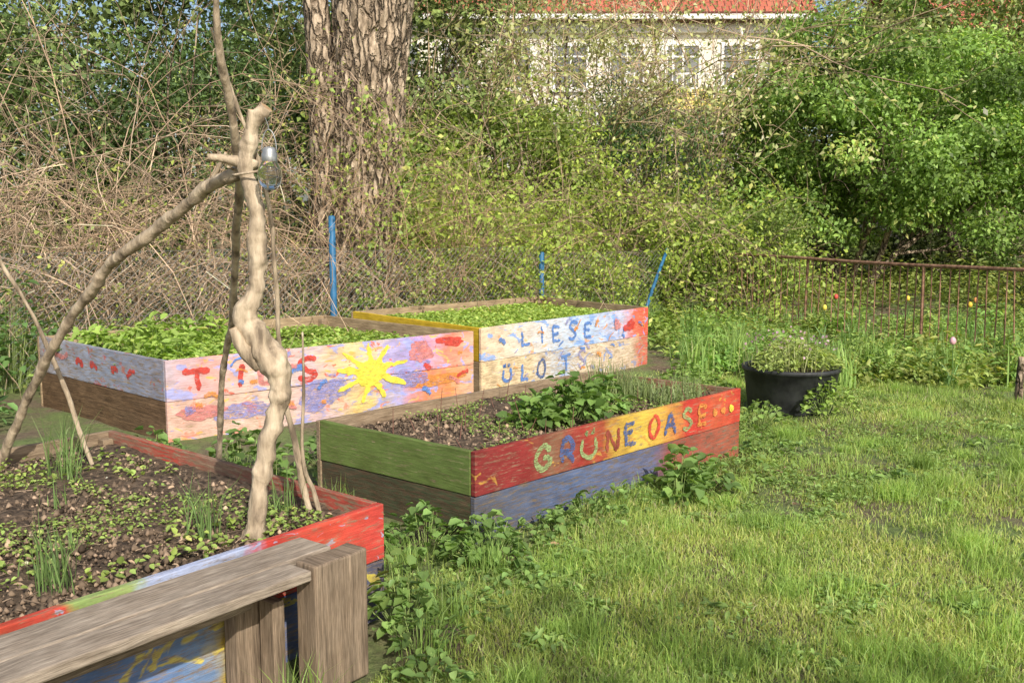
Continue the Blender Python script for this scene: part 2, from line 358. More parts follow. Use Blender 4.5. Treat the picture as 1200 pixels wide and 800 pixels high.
def soil_patch(name,Q,z,parent,n=70,amp=.02,mat=None):
    Q=np.array(Q,float); u,v=np.meshgrid(np.linspace(0,1,n),np.linspace(0,1,n)); u=u[...,None];v=v[...,None]
    P=(Q[0]*(1-u)+Q[1]*u)*(1-v)+(Q[3]*(1-u)+Q[2]*u)*v; x=P[...,0];y=P[...,1]
    zz=z+amp*((vnoise(x,y,3)-.5)*1.5+(vnoise(x,y,11,5)-.5)+(vnoise(x,y,30,9)-.5)*.9+(vnoise(x,y,60,3)-.5)*.6)
    V=np.stack([x,y,zz],-1).reshape(-1,3); F=[(j*n+i,j*n+i+1,(j+1)*n+i+1,(j+1)*n+i) for j in range(n-1) for i in range(n-1)]
    return mesh_py(name,V,F,mat or SOIL,parent,True)
def bed(name,Q,h,rows,mats,th=.035,soil=.07):
    par=empty(name); Qa=[np.array(p,float) for p in Q]; c=sum(Qa)/4; bh=h/rows
    for wi in range(4):
        a=Qa[wi]; b=Qa[(wi+1)%4]; e=(b-a)/np.linalg.norm(b-a); nn=np.array([-e[1],e[0]])
        if np.dot(c-a,nn)<0: nn=-nn
        if wi in (1,3): a2=a+e*(th+.001); b2=b-e*(th+.001)
        else: a2,b2=a,b
        for r in range(rows):
            z1=h-r*bh; z0=z1-bh+.004
            if r==rows-1: z0=-.03
            off=nn*random.uniform(0,.004)+nn*.003*r
            board('plank_%d_%d'%(wi,r),a2+off,b2+off,z0,z1,th-.004,nn,mats[wi][r],par)
    for i in range(4):
        p=Qa[i]; d1=(Qa[(i+1)%4]-p); d2=(Qa[(i-1)%4]-p); d1/=np.linalg.norm(d1); d2/=np.linalg.norm(d2)
        s=p+(d1+d2)*(th+.004); s2=s+d1*.06
        board('corner_post_%d'%i,s,s2,-.02,h-.03,.06,d2,WOODP,par)
    Qi=[p+(c-p)*(th/ np.linalg.norm(c-p))*1.2 for p in Qa]
    soil_patch('soil',Qi,h-soil,par)
    return par,Qi
WOODP=boardmat('plank_wood',None)
WOODG=boardmat('plank_grey_wood',None,wood=((.20,.145,.09),(.54,.42,.27)))
RED=(.48,.045,.035);SHADED_RED=(.20,.03,.03);PBLUE=(.28,.40,.64);YEL_=(.66,.46,.06)
b3=[(-.18,4.70),(1.54,6.51),(.605,7.285),(-1.115,5.475)]
m3f=[boardmat('oase_front_paint',[(0,SHADED_RED),(.16,(.24,.03,.03)),(.24,(.20,.10,.06)),(.33,(.30,.035,.03)),(.40,(.34,.08,.04)),(.45,(.48,.31,.06)),(.56,(.64,.46,.08)),(.62,(.60,.36,.07)),(.70,(.50,.20,.06)),(.76,RED),(.88,(.52,.10,.05)),(1,(.45,.05,.035))],wear=.41,L=2.5,wob=.07,marks=[((.50,.28,.06),(6,10,1),.64)]),  # dark red at the left end is shade put into the paint colour
     boardmat('oase_front_low_shaded_paint',[(0,(.09,.10,.14)),(.3,(.09,.13,.25)),(.6,(.13,.15,.27)),(.68,(.3,.08,.06)),(1,(.34,.10,.06))],wear=.46,L=2.5,wood=((.10,.075,.055),(.25,.2,.15)))]  # blue and red paint, muted with the lower board's shade in the colour
m3e=[boardmat('oase_end_green',[(0,(.13,.185,.05)),(1,(.11,.165,.045))],wear=.39,L=1.2),boardmat('oase_end_low',[(0,(.07,.07,.045)),(1,(.06,.08,.04))],wear=.5,L=1.2,wood=((.05,.035,.022),(.16,.11,.07)))]
m3w=boardmat('oase_inner_red',[(0,(.2,.1,.06)),(1,(.35,.07,.05))],wear=.5)
bed3,q3=bed('raised_bed',b3,.46,2,[m3f,[m3w,m3w],[WOODP,WOODP],m3e])
b2=[(-2.44,6.83),(-.341,8.655),(-1.94,10.1),(-4.05,8.3)]
m2f=[boardmat('tils_paint',[(0,(.46,.38,.44)),(.12,(.58,.32,.30)),(.28,(.58,.46,.40)),(.42,(.50,.40,.44)),(.5,(.60,.46,.26)),(.6,(.60,.50,.30)),(.68,(.36,.33,.58)),(.78,(.34,.28,.58)),(.85,(.62,.30,.38)),(.9,(.70,.22,.16)),(1,(.62,.36,.26))],wear=.39,L=2.78,wob=.1,gain=1.12,
        marks=[((.30,.34,.66),(5,9,1),.58),((.72,.13,.08),(7,12,1),.615),((.74,.42,.10),(6,9,1),.61)],wood=((.30,.21,.13),(.60,.46,.31))),
     boardmat('tils_low_paint',[(0,(.58,.38,.32)),(.3,(.58,.43,.36)),(.45,(.50,.38,.44)),(.6,(.62,.48,.16)),(.7,(.33,.32,.58)),(.8,(.64,.22,.14)),(.9,(.68,.26,.10)),(1,(.56,.38,.28))],wear=.43,L=2.78,wob=.1,gain=1.12,
        marks=[((.28,.32,.66),(4,8,1),.59),((.70,.22,.15),(5,9,1),.61),((.74,.45,.12),(5,8,1),.63)],wood=((.28,.20,.13),(.58,.45,.30)))]
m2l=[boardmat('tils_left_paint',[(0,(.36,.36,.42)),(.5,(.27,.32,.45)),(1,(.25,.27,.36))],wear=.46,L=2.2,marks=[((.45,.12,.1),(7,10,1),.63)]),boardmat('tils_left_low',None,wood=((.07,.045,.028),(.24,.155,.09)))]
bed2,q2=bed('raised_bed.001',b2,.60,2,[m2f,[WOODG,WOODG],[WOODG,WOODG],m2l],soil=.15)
b4=[(-.27,8.70),(1.505,10.78),(.32,12.3),(-1.70,10.30)]
m4f=[boardmat('liese_paint',[(0,(.66,.50,.36)),(.2,(.60,.54,.48)),(.4,(.48,.54,.64)),(.6,(.36,.48,.70)),(.82,(.44,.46,.66)),(.89,(.66,.14,.09)),(1,(.62,.08,.05))],wear=.42,L=2.75,wob=.09,gain=1.15,marks=[((.18,.34,.72),(5,9,1),.59),((.68,.34,.16),(5,9,1),.63)],wood=((.32,.23,.14),(.62,.49,.33))),
     boardmat('liese_low_paint',[(0,(.64,.50,.32)),(.25,(.62,.52,.36)),(.45,(.36,.46,.64)),(.55,(.60,.52,.42)),(.88,(.56,.46,.36)),(.93,(.5,.12,.08)),(1,(.5,.08,.06))],wear=.48,L=2.75,gain=1.15,marks=[((.14,.28,.66),(6,8,1),.61)],wood=((.32,.23,.14),(.62,.49,.33)))]
yl=boardmat('yellow_edge_paint',[(0,(.62,.45,.04)),(1,(.6,.42,.03))],wear=.36,L=2.1)
bed4,q4=bed('raised_bed.002',b4,.62,2,[m4f,[WOODG,WOODG],[WOODG,WOODG],[yl,WOODG]],soil=.13)
Rr=np.array([-.514,3.832]); al=np.array([-.608,-.794]); al/=np.linalg.norm(al); ou=np.array([-al[1],al[0]]); ou=ou if ou[0]>0 else -ou
Nn_=Rr+al*2.5; Ff=np.array([-2.18,5.23]); Gg=Ff+al*2.5
b1r=[tuple(Nn_),tuple(Rr),tuple(Ff),tuple(Gg)]
m1f=[boardmat('near_front_paint',[(0,(.4,.1,.07)),(.38,(.45,.07,.04)),(.46,(.5,.07,.05)),(.49,(.25,.36,.12)),(.56,(.3,.40,.14)),(.585,(.36,.42,.6)),(.74,(.38,.45,.64)),(.77,(.55,.06,.05)),(.88,(.58,.08,.05)),(1,(.5,.06,.05))],wear=.42,L=2.5,marks=[((.34,.4,.58),(9,16,1),.64)]),
     boardmat('near_front_low_paint',[(0,(.1,.16,.36)),(.55,(.12,.2,.42)),(.66,(.16,.26,.45)),(.7,(.55,.42,.08)),(.76,(.12,.16,.3)),(1,(.1,.1,.15))],wear=.45,L=2.5,marks=[((.6,.5,.08),(5,8,1),.6)])]
m1b=boardmat('near_back_paint',[(0,(.42,.07,.05)),(.3,(.3,.08,.06)),(.5,(.22,.15,.11)),(.7,(.48,.07,.05)),(1,(.25,.14,.1))],wear=.49,L=2.17)
bed1,q1=bed('raised_bed.003',b1r,.46,2,[m1f,[m1b,m1b],[WOODP,WOODP],[WOODP,WOODP]],soil=.06)
# ------------------------------------------------------------------ painted marks on boards
_off=[0.004]
def ribbon_on(name,p,e,nrm,pts,w,mat,parent,jit=.14,taper=False):
    pts=np.array(pts,float)+rng.normal(size=(len(pts),2))*.006
    if len(pts)>2: cc=cat(np.hstack([pts,np.zeros((len(pts),1))]),max(12,len(pts)*5))[:,:2]
    else: cc=pts[0]+(pts[1]-pts[0])*np.linspace(0,1,9)[:,None]; cc[1:-1]+=rng.normal(size=(7,2))*.004
    d=np.gradient(cc,axis=0); d/=np.maximum(np.linalg.norm(d,axis=1,keepdims=True),1e-6); s=np.stack([-d[:,1],d[:,0]],1)
    _off[0]+=.0002; V=[];F=[]; n=len(cc); w=w*rng.uniform(.8,1.15)
    for i in range(n):
        ww=w*.5*(1+rng.normal()*jit)*(.55 if i in (0,n-1) else 1)*((1-.6*i/n) if taper else 1)
        for sg in (-1,1):
            c=cc[i]+s[i]*ww*sg; q=p+e*c[0]+nrm*_off[0]; V.append((q[0],q[1],c[1]))
    for i in range(n-1): F.append((2*i,2*i+1,2*i+3,2*i+2))
    return mesh_py(name,V,F,mat,parent)
def blob_on(name,p,e,nrm,c,rx,rz,mat,parent,spike=.15,k=40):
    _off[0]+=.0002; V=[]; a0,a1,a2=rng.random(3)*6
    for i in range(k):
        t=2*math.pi*i/k; r=1+spike*(math.sin(2*t+a0)+.7*math.sin(3*t+a1)+.5*math.sin(7*t+a2))+.04*rng.normal(); u=c[0]+math.cos(t)*rx*r; z=c[1]+math.sin(t)*rz*r
        q=p+e*u+nrm*_off[0]; V.append((q[0],q[1],z))
    return mesh_py(name,V,[tuple(range(k))],mat,parent)
LET={'T':[[(0,1),(1,.97)],[(.5,1),(.48,0)]],'I':[[(.5,1),(.5,0)]],'L':[[(.15,1),(.12,.03)],[(.1,.05),(.85,.05)]],
 'S':[[(.9,.85),(.5,1),(.15,.78),(.5,.5),(.85,.25),(.5,0),(.1,.15)]],
 'G':[[(.9,.8),(.5,1),(.1,.65),(.12,.25),(.5,0),(.88,.2),(.88,.45)],[(.5,.45),(.95,.45)]],
 'R':[[(.15,0),(.15,1)],[(.15,.95),(.6,.98),(.85,.75),(.6,.52),(.18,.5)],[(.4,.5),(.9,0)]],
 'U':[[(.1,.85),(.12,.3),(.5,0),(.85,.3),(.88,.85)],[(.25,1.02),(.36,1.08)],[(.65,1.02),(.76,1.08)]],
 'N':[[(.12,0),(.12,1)],[(.12,1),(.85,0)],[(.85,0),(.87,1)]],
 'E':[[(.15,0),(.15,1)],[(.15,.97),(.85,.97)],[(.15,.5),(.7,.5)],[(.15,.03),(.88,.03)]],
 'O':[[(.5,1),(.1,.6),(.2,.1),(.6,0),(.92,.5),(.75,.92),(.45,1)]],
 'A':[[(.05,0),(.45,1)],[(.45,1),(.95,0)],[(.25,.4),(.75,.4)]]}
def write(word,p,e,nrm,us,w,h,z,mats,parent,sw):
    for ch,u,m in zip(word,us,mats):
        hh=h*rng.uniform(.85,1.1); dz=rng.uniform(-.012,.012); sl=rng.uniform(-.12,.12)
        for st in LET[ch]: ribbon_on('letter_'+ch,p,e,nrm,[(u-w/2+a*w+b*sl*w,z+dz+b*hh) for a,b in st],sw,m,parent)
PG=paint('paint_green',(.30,.40,.17));PB=paint('paint_blue',(.07,.12,.30));PLB=paint('paint_lightblue',(.11,.24,.60),.40);PY=paint('paint_yellow',(.85,.70,.07),.37)
PR=paint('paint_red',(.60,.06,.04),.40);PO=paint('paint_orange',(.70,.28,.06));PP=paint('paint_pink',(.66,.24,.22));PLI=paint('paint_lilac',(.28,.28,.58),.45);PDR=paint('paint_dark_red',(.30,.06,.04),.38)
def frame(a,b):
    a=np.array(a);b=np.array(b);e=(b-a)/np.linalg.norm(b-a);n=np.array([e[1],-e[0]]);return a,e,n
p,e,n_=frame(b3[0],b3[1]); _off[0]=.0025
write('GRUNE',p,e,n_,[.50,.70,.88,1.09,1.27],.13,.14,.278,[PG,PB,PG,PDR,PB],bed3,.03)
write('OASE',p,e,n_,[1.49,1.67,1.86,2.02],.12,.13,.285,[PR,PB,PG,PO],bed3,.026)
for u in (2.17,2.27,2.37): blob_on('painted_dot',p,e,n_,(u,.345),.026,.026,PO if u<2.3 else PY,bed3,.1)
p,e,n_=frame(b2[0],b2[1]); _off[0]=.0025
blob_on('patch',p,e,n_,(1.25,.22),.22,.12,PLI,bed2,.15)
write('TILS',p,e,n_,[.24,.56,.80,1.12],.20,.18,.355,[PR,PR,PP,PR],bed2,.042)
sc=(1.70,.34)
blob_on('patch',p,e,n_,(2.2,.47),.14,.08,PP,bed2,.15); blob_on('patch',p,e,n_,(2.52,.535),.14,.042,PR,bed2,.2); blob_on('patch',p,e,n_,(2.36,.21),.26,.055,PO,bed2,.12)
blob_on('patch',p,e,n_,(2.1,.25),.15,.08,PLI,bed2,.15); blob_on('patch',p,e,n_,(.6,.17),.25,.07,PLI,bed2,.15); blob_on('patch',p,e,n_,(.25,.2),.16,.06,PP,bed2,.15)
blob_on('painted_sun',p,e,n_,sc,.14,.11,PY,bed2,.06)
for k in range(9):
    t=2*math.pi*k/9+.25+rng.normal()*.1; r1=.30+.09*rng.random()
    ribbon_on('painted_ray',p,e,n_,[(sc[0]+.1*math.cos(t),sc[1]+.08*math.sin(t)),(sc[0]+r1*math.cos(t),sc[1]+r1*.70*math.sin(t))],.06,PY,bed2,.2,True)
for k in range(34):
    u=rng.uniform(.1,2.65); z=rng.uniform(.1,.52)
    if abs(u-1.7)<.38: continue
    a=rng.uniform(-.6,.6); l=rng.uniform(.04,.15)
    ribbon_on('brush_stroke',p,e,n_,[(u,z),(u+l*math.cos(a)*.5,z+l*.5*math.sin(a)+.01),(u+l*math.cos(a),z+l*math.sin(a))],rng.uniform(.015,.045),random.choice([PR,PP,PLI,PO,PLB]),bed2,.2)
p,e,n_=frame(b4[0],b4[1]); _off[0]=.0025
write('LIESE',p,e,n_,[.62,.86,1.08,1.34,1.6],.16,.16,.40,[PLB,PLB,PLB,PLB,PLB],bed4,.03)
write('ULOTS',p,e,n_,[.35,.6,.85,1.25,1.5],.15,.16,.09,[PLB,PLB,PB,PLB,PLI],bed4,.034)
for k in range(26):
    u=rng.uniform(.1,2.6); z=rng.uniform(.06,.56); a=rng.uniform(-.8,.8); l=rng.uniform(.04,.14)
    ribbon_on('brush_stroke',p,e,n_,[(u,z),(u+l*math.cos(a)*.5,z+l*.5*math.sin(a)+.01),(u+l*math.cos(a),z+l*math.sin(a))],rng.uniform(.012,.035),random.choice([PLB,PLI,PLB,PP,PO]),bed4,.2)
blob_on('patch',p,e,n_,(2.35,.45),.1,.06,PR,bed4,.2); blob_on('patch',p,e,n_,(2.12,.48),.07,.05,PP,bed4,.2)
p,e,n_=frame(b2[3],b2[0]); _off[0]=.0025
for u in (.75,1.0,1.35,1.6): ribbon_on('brush_stroke',p,e,n_,[(u,.42+.03*rng.random()),(u+.05,.47),(u+.12,.42+.04*rng.random())],.04,PR,bed2,.35)
ribbon_on('stroke',p,e,n_,[(.3,.5),(.5,.46),(.6,.5)],.04,PP,bed2)
# ------------------------------------------------------------------ bench beside near bed
bench=empty('wooden_bench')
BW=boardmat('bench_weathered_wood',None,wood=((.20,.165,.13),(.50,.43,.35)))
BW2=boardmat('bench_leg_wood',None,wood=((.13,.10,.072),(.36,.28,.205)))
def bp(a,o): return Rr+al*a+ou*o
def bb(name,a0,a1,o0,o1,z0,z1,mat,bev=.006,vert=False): return board(name,bp(a0,o0),bp(a1,o0),z0,z1,o1-o0,ou,mat,bench,bev,vert)
bb('seat_plank_back',.46,2.45,.03,.196,.415,.452,BW); bb('seat_plank_front',.662,2.45,.199,.325,.413,.451,BW)
bb('leg',.42,.655,.235,.335,0,.462,BW2,.008,True); bb('leg_inner',.44,.48,.04,.23,0,.41,BW2,.006,True); bb('support_rail',.84,2.3,.20,.24,.35,.41,BW2)
bb('bracket',.70,.80,.03,.10,0,.41,BW2,.006,True); bb('leg_far',2.1,2.33,.20,.30,0,.345,BW2,.006,True)
bb('foot_block',.67,.72,.12,.19,.0,.32,BW2,.006,True)
# ------------------------------------------------------------------ driftwood tripod
tp=empty('driftwood_tripod')
tube('main_stick',[(-.98,3.60,.30,.041),(-.975,3.59,.40,.040),(-.944,3.59,.632,.034),(-.882,3.59,.891,.037),(-.862,3.59,1.03,.044),(-.915,3.59,1.13,.050),(-.978,3.59,1.225,.041),(-.940,3.59,1.36,.028),(-.934,3.59,1.461,.032),(-.929,3.59,1.615,.031),(-.961,3.59,1.768,.028),(-.945,3.59,1.86,.031),(-.922,3.58,1.93,.024),(-.875,3.57,1.99,.028)],DRIFT,tp,24,220,.38,15,1.3,CUT,.02)
tube('branch_stub',[(-.95,3.59,1.79,.024),(-1.0,3.58,1.80,.019),(-1.09,3.57,1.815,.015)],DRIFT,tp,12,24,.3,14,2,CUT,.012)
tube('branch_stub',[(-.945,3.59,1.85,.022),(-.93,3.57,1.93,.018),(-.925,3.56,1.98,.013)],DRIFT,tp,12,14,.2,12,4,CUT)
tube('branch_stub',[(-.93,3.59,1.05,.026),(-.99,3.57,1.13,.029),(-1.02,3.56,1.20,.015)],DRIFT,tp,12,14,.3,12,7,CUT)
tube('left_stick',[(-.93,3.60,1.80,.019),(-.961,3.62,1.785,.022),(-1.161,3.75,1.700,.025),(-1.30,3.85,1.61,.022),(-1.380,3.9,1.57,.024),(-1.673,4.1,1.406,.022),(-1.78,4.18,1.30,.024),(-1.934,4.3,1.171,.021),(-2.221,4.5,.833,.021),(-2.53,4.7,.36,.021)],DRIFT,tp,16,180,.32,15,5,CUT,.02)
tube('twig_fork',[(-1.15,3.75,1.70,.012),(-1.10,3.72,1.78,.009),(-1.06,3.70,1.84,.006)],DRIFT,tp,8,14,.2,12,5,CUT)
tube('tall_stick',[(-1.50,4.9,.36,.016),(-1.369,4.6,.857,.015),(-1.187,4.2,1.328,.016),(-1.03,3.75,1.774,.017),(-.995,3.52,2.028,.015),(-.989,3.4,2.212,.013),(-.977,3.3,2.42,.010),(-.99,3.25,2.6,.008)],DRIFT,tp,12,150,.3,14,9,CUT,.015)
tube('thin_stick',[(-.835,3.95,.37,.013),(-.86,3.92,.55,.015),(-.901,3.85,.876,.010),(-.905,3.75,1.292,.009),(-.895,3.68,1.584,.009),(-.94,3.63,1.83,.009),(-1.016,3.55,2.122,.006),(-1.04,3.5,2.25,.004)],DRIFT,tp,10,120,.3,14,12,CUT,.015)
tube('thin_stick_b',[(-.83,3.86,1.15,.004),(-.84,3.9,.9,.006),(-.85,3.9,.6,.008),(-.82,3.93,.48,.010),(-.79,3.93,.37,.010)],DRIFT,tp,8,60,.2,12,14,None,.01)
tube('side_stick',[(-2.02,4.65,.36,.010),(-2.146,4.6,.869,.011),(-2.23,4.5,1.2,.009),(-2.33,4.4,1.5,.008),(-2.42,4.3,1.8,.005)],DRIFT,tp,10,70,.3,12,16,None,.02)
tube('wire_tie',[(-1.0,3.56,1.75,.005),(-.92,3.53,1.76,.005),(-.90,3.62,1.77,.005),(-1.0,3.66,1.77,.005),(-1.02,3.57,1.78,.005)],DRIFT,tp,6,24,0,1)
jl=empty('jar_lantern'); jc=(-.852,3.50,1.75)
lathe('glass_globe',[(.001,-.055),(.02,-.052),(.036,-.035),(.043,-.008),(.041,.018),(.03,.04),(.024,.05)],GLASS,jl,jc,28)
lathe('metal_collar',[(.0265,.045),(.0275,.05),(.0275,.072),(.024,.076),(.024,.084),(.018,.094),(.001,.097)],STEEL,jl,jc,28)
t=np.linspace(0,math.pi,13); tube('handle',[(jc[0]+.026*math.cos(x),jc[1],jc[2]+.08+.075*math.sin(x),.0022) for x in t],STEEL,jl,6,30,0,1)
tube('hook_wire',[(jc[0],jc[1],jc[2]+.153,.0016),(-.865,3.54,1.93,.0016),(-.89,3.57,1.975,.0016)],STEEL,jl,6,12,0,1)
t=np.linspace(0,2*math.pi,30); tube('light_string',[(jc[0]+.022*math.cos(3*x),jc[1]+.022*math.sin(3*x),jc[2]-.035+.012*x,.0012) for x in t],STEEL,jl,5,120,0,1)
# ------------------------------------------------------------------ ground (one sheet)
ax=np.unique(np.concatenate([np.linspace(-250,-12,14),np.linspace(-12,-4,40),np.linspace(-4,9,330),np.linspace(9,16,40),np.linspace(16,250,14)]))
ay=np.unique(np.concatenate([np.linspace(-60,-2,8),np.linspace(-2,2.5,20),np.linspace(2.5,12,240),np.linspace(12,22,50),np.linspace(22,420,16)]))
X,Y=np.meshgrid(ax,ay)
def gz(x,y): return .05*(vnoise(x,y,.55,3)-.5)+.025*(vnoise(x,y,2.3,8)-.5)+.012*(vnoise(x,y,9,4)-.5)
V=np.stack([X,Y,gz(X,Y)],-1).reshape(-1,3); nx=len(ax); ny=len(ay)
F=[(j*nx+i,j*nx+i+1,(j+1)*nx+i+1,(j+1)*nx+i) for j in range(ny-1) for i in range(nx-1)]
mesh_py('ground',V,F,GROUND,None,True)
# ------------------------------------------------------------------ lawn
def lawn_pts(n,y0,y1):
    y=y0+(y1-y0)*rng.random(n)**1.15; x=(rng.random(n)*2-1)*(.60*y+1.0)+.3
    P=np.stack([x,y],1)
    k=np.ones(n,bool)
    for Q in (b1r,b2,b3,b4): k&=~inquad(P,Q,.01)
    k&=~(np.hypot(x-2.33,y-8.1)<.36)
    k&=(x>-1.0)
    lim=9.6+.8*(vnoise(x,y,.8)-.5)-.12*(x-2); k&=(y<lim+rng.random(n)*.5)
    k&=~((x<-.2)&(y>4.6))
    k&=~((x<.6)&(y>7.0))
    p,e,nn=frame(b3[0],b3[1]); dist=(P-p)@nn; along=(P-p)@e
    bare=(dist<.42)&(dist>-.1)&(along>-.6)&(along<2.6); k&=~(bare&(rng.random(n)<.82-.9*np.clip(dist,0,.4)))
    k&=~((P[:,1]>2)&(((P-Rr)@ou)<.36)&(((P-Rr)@al)>-.1))
    k&=rng.random(n)<np.clip((vnoise(x,y,1.7,21)*.6+vnoise(x,y,5,2)*.5)*2.5-.58,.08,1)
    return P[k]
lawn=empty('lawn_grass')
P=np.vstack([lawn_pts(310000,2.6,6.2),lawn_pts(280000,6.0,10.8)]); n=len(P)
z=gz(P[:,0],P[:,1]); cl=vnoise(P[:,0],P[:,1],2.6,7); tall=np.clip((vnoise(P[:,0],P[:,1],1.3,40)-.60)*3.5,0,1)
H=(.014+.05*cl*rng.random(n)+.018*rng.random(n))*(1+1.5*tall); W=(.0012+.0010*rng.random(n))*(1+P[:,1]*.10)
patch=vnoise(P[:,0],P[:,1],.9,13)[:,None]; p2=vnoise(P[:,0],P[:,1],3.3,55)[:,None]
col=leafcol(n,(.145,.21,.055),.28,.4)*(.6+.6*patch+.45*p2)*(np.array([[1,1,1]])*(1-p2)+np.array([[1.1,1.0,.95]])*p2)
dry=rng.random(n)<.10; col[dry]=np.array([.46,.41,.25])*(.6+.6*rng.random((dry.sum(),1)))
blades('blades',np.column_stack([P,z-.004]),H,W,1.2,np.clip(col,0,.6),parent=lawn)
tc_=[]
for i in range(210):
    y=3.0+6.5*rng.random()**1.2; x=-.3+(.58*y+.3)*rng.random(); tc_.append((x,y))
tc_+=[(2.55,5.6),(3.1,5.1),(2.2,4.6),(3.0,6.4),(2.0,7.0),(1.9,3.9),(2.3,4.0)]
TP=[];TH=[];TC=[]
for x,y in tc_:
    pp=np.array([[x,y]])
    if inquad(pp,b3,.15)[0] or inquad(pp,b1r,.45)[0] or inquad(pp,b2,.1)[0] or inquad(pp,b4,.1)[0] or math.hypot(x-2.33,y-8.1)<.45: continue
    k=rng.integers(60,300); s=.03+.07*rng.random(); q=np.stack([x+rng.normal(size=k)*s,y+rng.normal(size=k)*s],1); TP.append(q); TH.append((.05+.11*rng.random())*(.5+.5*rng.random(k))); TC.append(np.full(k,rng.uniform(.75,1.3)))
TP=np.vstack(TP);TH=np.concatenate(TH);TC=np.concatenate(TC);n=len(TP)
blades('tufts',np.column_stack([TP,gz(TP[:,0],TP[:,1])-.005]),TH,.0013+.001*rng.random(n),.9,leafcol(n,(.14,.22,.05),.22,.4,TC),parent=lawn)
P=lawn_pts(110000,2.7,9.5); k=vnoise(P[:,0],P[:,1],1.9,31)+.3*vnoise(P[:,0],P[:,1],7,1)>.64; P=P[k]; n=len(P)
D=rand_unit(n)*np.array([1,1,.25]); L=.012+.02*rng.random(n)
leaf_mesh('clover',np.column_stack([P,gz(P[:,0],P[:,1])+.014+.024*rng.random(n)]),D,rand_unit(n)*.35+np.array([0,0,1]),L,L*.85,leafcol(n,(.12,.19,.05),.25,.3),parent=lawn)
for i in range(120):
    y=2.9+6*rng.random(); x=-.2+(.58*y+.2)*rng.random(); pp=np.array([[x,y]])
    if inquad(pp,b3,.1)[0] or inquad(pp,b1r,.45)[0] or inquad(pp,b4,.1)[0] or math.hypot(x-2.33,y-8.1)<.5: continue
    plant('lawn_weed',(x,y,gz(x,y)),.06+.10*rng.random(),.03+.04*rng.random(),int(rng.integers(14,50)),.035+.03*rng.random(),(.12,.19,.05),lawn,lr=.4,stems=False)
P=np.vstack([lawn_pts(500,2.7,9.5)[:60],np.column_stack([.1+1.7*rng.random(160),4.5+2.0*rng.random(160)])]);P=P[~inquad(P,b3,.0)]
p,e,nn=frame(b3[0],b3[1]); P=P[(((P-p)@nn)<.5)|(rng.random(len(P))<.25)]; n=len(P)
L=.02+.035*rng.random(n); leaf_mesh('fallen_leaves',np.column_stack([P,gz(P[:,0],P[:,1])+.02]),rand_unit(n)*np.array([1,1,.2]),rand_unit(n)*.5+np.array([0,0,1]),L,L*.6,np.clip(np.array([[.26,.17,.10]])*np.exp(rng.normal(0,.35,(n,1))),0,.7),mat=DEAD)
# ------------------------------------------------------------------ bed contents
def inner(Q,n,z,lo=.05,hi=.95): 
    P=samp(Q,n,lo,hi); return np.column_stack([P,np.full(len(P),z)])
def crumbs(name,Q,z,n,parent,smax=.016):
    P=inner(Q,n,z,.03,.97); s=.003+smax*rng.random(n)**3
    dirs=np.array([[1,0,0],[0,1,0],[-1,0,0],[0,-1,0],[0,0,1],[0,0,-1.]])
    V=P[:,None,:]+dirs[None]*s[:,None,None]*(.6+.8*rng.random((n,6,1)))
    mesh_np(name,V,[[0,1,4],[1,2,4],[2,3,4],[3,0,4],[1,0,5],[2,1,5],[3,2,5],[0,3,5]],TWIG,parent,np.clip(np.array([[.15,.108,.074]])*np.exp(rng.normal(0,.55,(n,1))),0,.6))
for Q,z,n,pr in ((q1,.40,11000,bed1),(q3,.39,7000,bed3),(q2,.45,2500,bed2),(q4,.49,2500,bed4)): crumbs('soil_crumbs',Q,z,n,pr)
def litter(name,Q,z,n,parent,L0=.03):
    P=inner(Q,n,z+.008,.03,.97); L=L0*(.4+rng.random(n)); leaf_mesh(name,P,rand_unit(n)*np.array([1,1,.25]),rand_unit(n)*.5+np.array([0,0,1]),L,L*.5,np.clip(np.array([[.32,.23,.15]])*np.exp(rng.normal(0,.4,(n,1))),0,.7),mat=DEAD,parent=parent)
litter('leaf_litter',q1,.40,650,bed1); litter('leaf_litter',q3,.39,300,bed3)
def sticks(Q,z,n,parent):
    P=inner(Q,n,z+.01,.05,.95); d=rand_unit(n)*np.array([1,1,.12])*(.03+.07*rng.random((n,1))); seg_mesh('twig_litter',P,P+d,np.full(n,.0022),np.full(n,.0015),TWIG,parent,4,np.clip(np.array([[.27,.2,.14]])*np.exp(rng.normal(0,.35,(n,1))),0,.7))
sticks(q1,.40,160,bed1); sticks(q3,.39,80,bed3)
def seedlings(name,Q,z,n,parent,ls,base,h=.03,thr=.45,sc=3.0,off=0):
    P=inner(Q,n,z); k=vnoise(P[:,0],P[:,1],sc,off)+.35*(vnoise(P[:,0],P[:,1],14,2)-.5)>thr; P=P[k]; n=len(P); P[:,2]+=.006+h*rng.random(n)
    L=ls*(.5+.8*rng.random(n)); leaf_mesh(name,P,rand_unit(n)*np.array([1,1,.3]),rand_unit(n)*.4+np.array([0,0,1]),L,L*.75,leafcol(n,base,.25,.4),parent=parent)
sd1=empty('seedlings'); seedlings('weed_seedlings',q1,.40,10500,sd1,.018,(.15,.22,.05),.025,.52,2.6,3); seedlings('weed_seedlings_b',q1,.40,3000,sd1,.030,(.16,.23,.05),.04,.60,2.2,9)
sd3=empty('seedlings.001'); seedlings('weed_seedlings',q3,.39,5500,sd3,.018,(.13,.2,.045),.03,.5,3.5,5)
sd2=empty('leafy_vegetables'); seedlings('greens',q2,.455,11000,sd2,.045,(.165,.25,.05),.07,.24,1.6,4)
for i in range(60):
    c=samp(q2,1,.04,.96)[0]; big=c[0]<-2.5
    plant('vegetable',(c[0],c[1],.45),.17 if big else .09,(.34 if big else .08)*(.6+.6*rng.random()),70 if big else 24,.10 if big else .05,(.155,.235,.045),sd2,lr=.5)
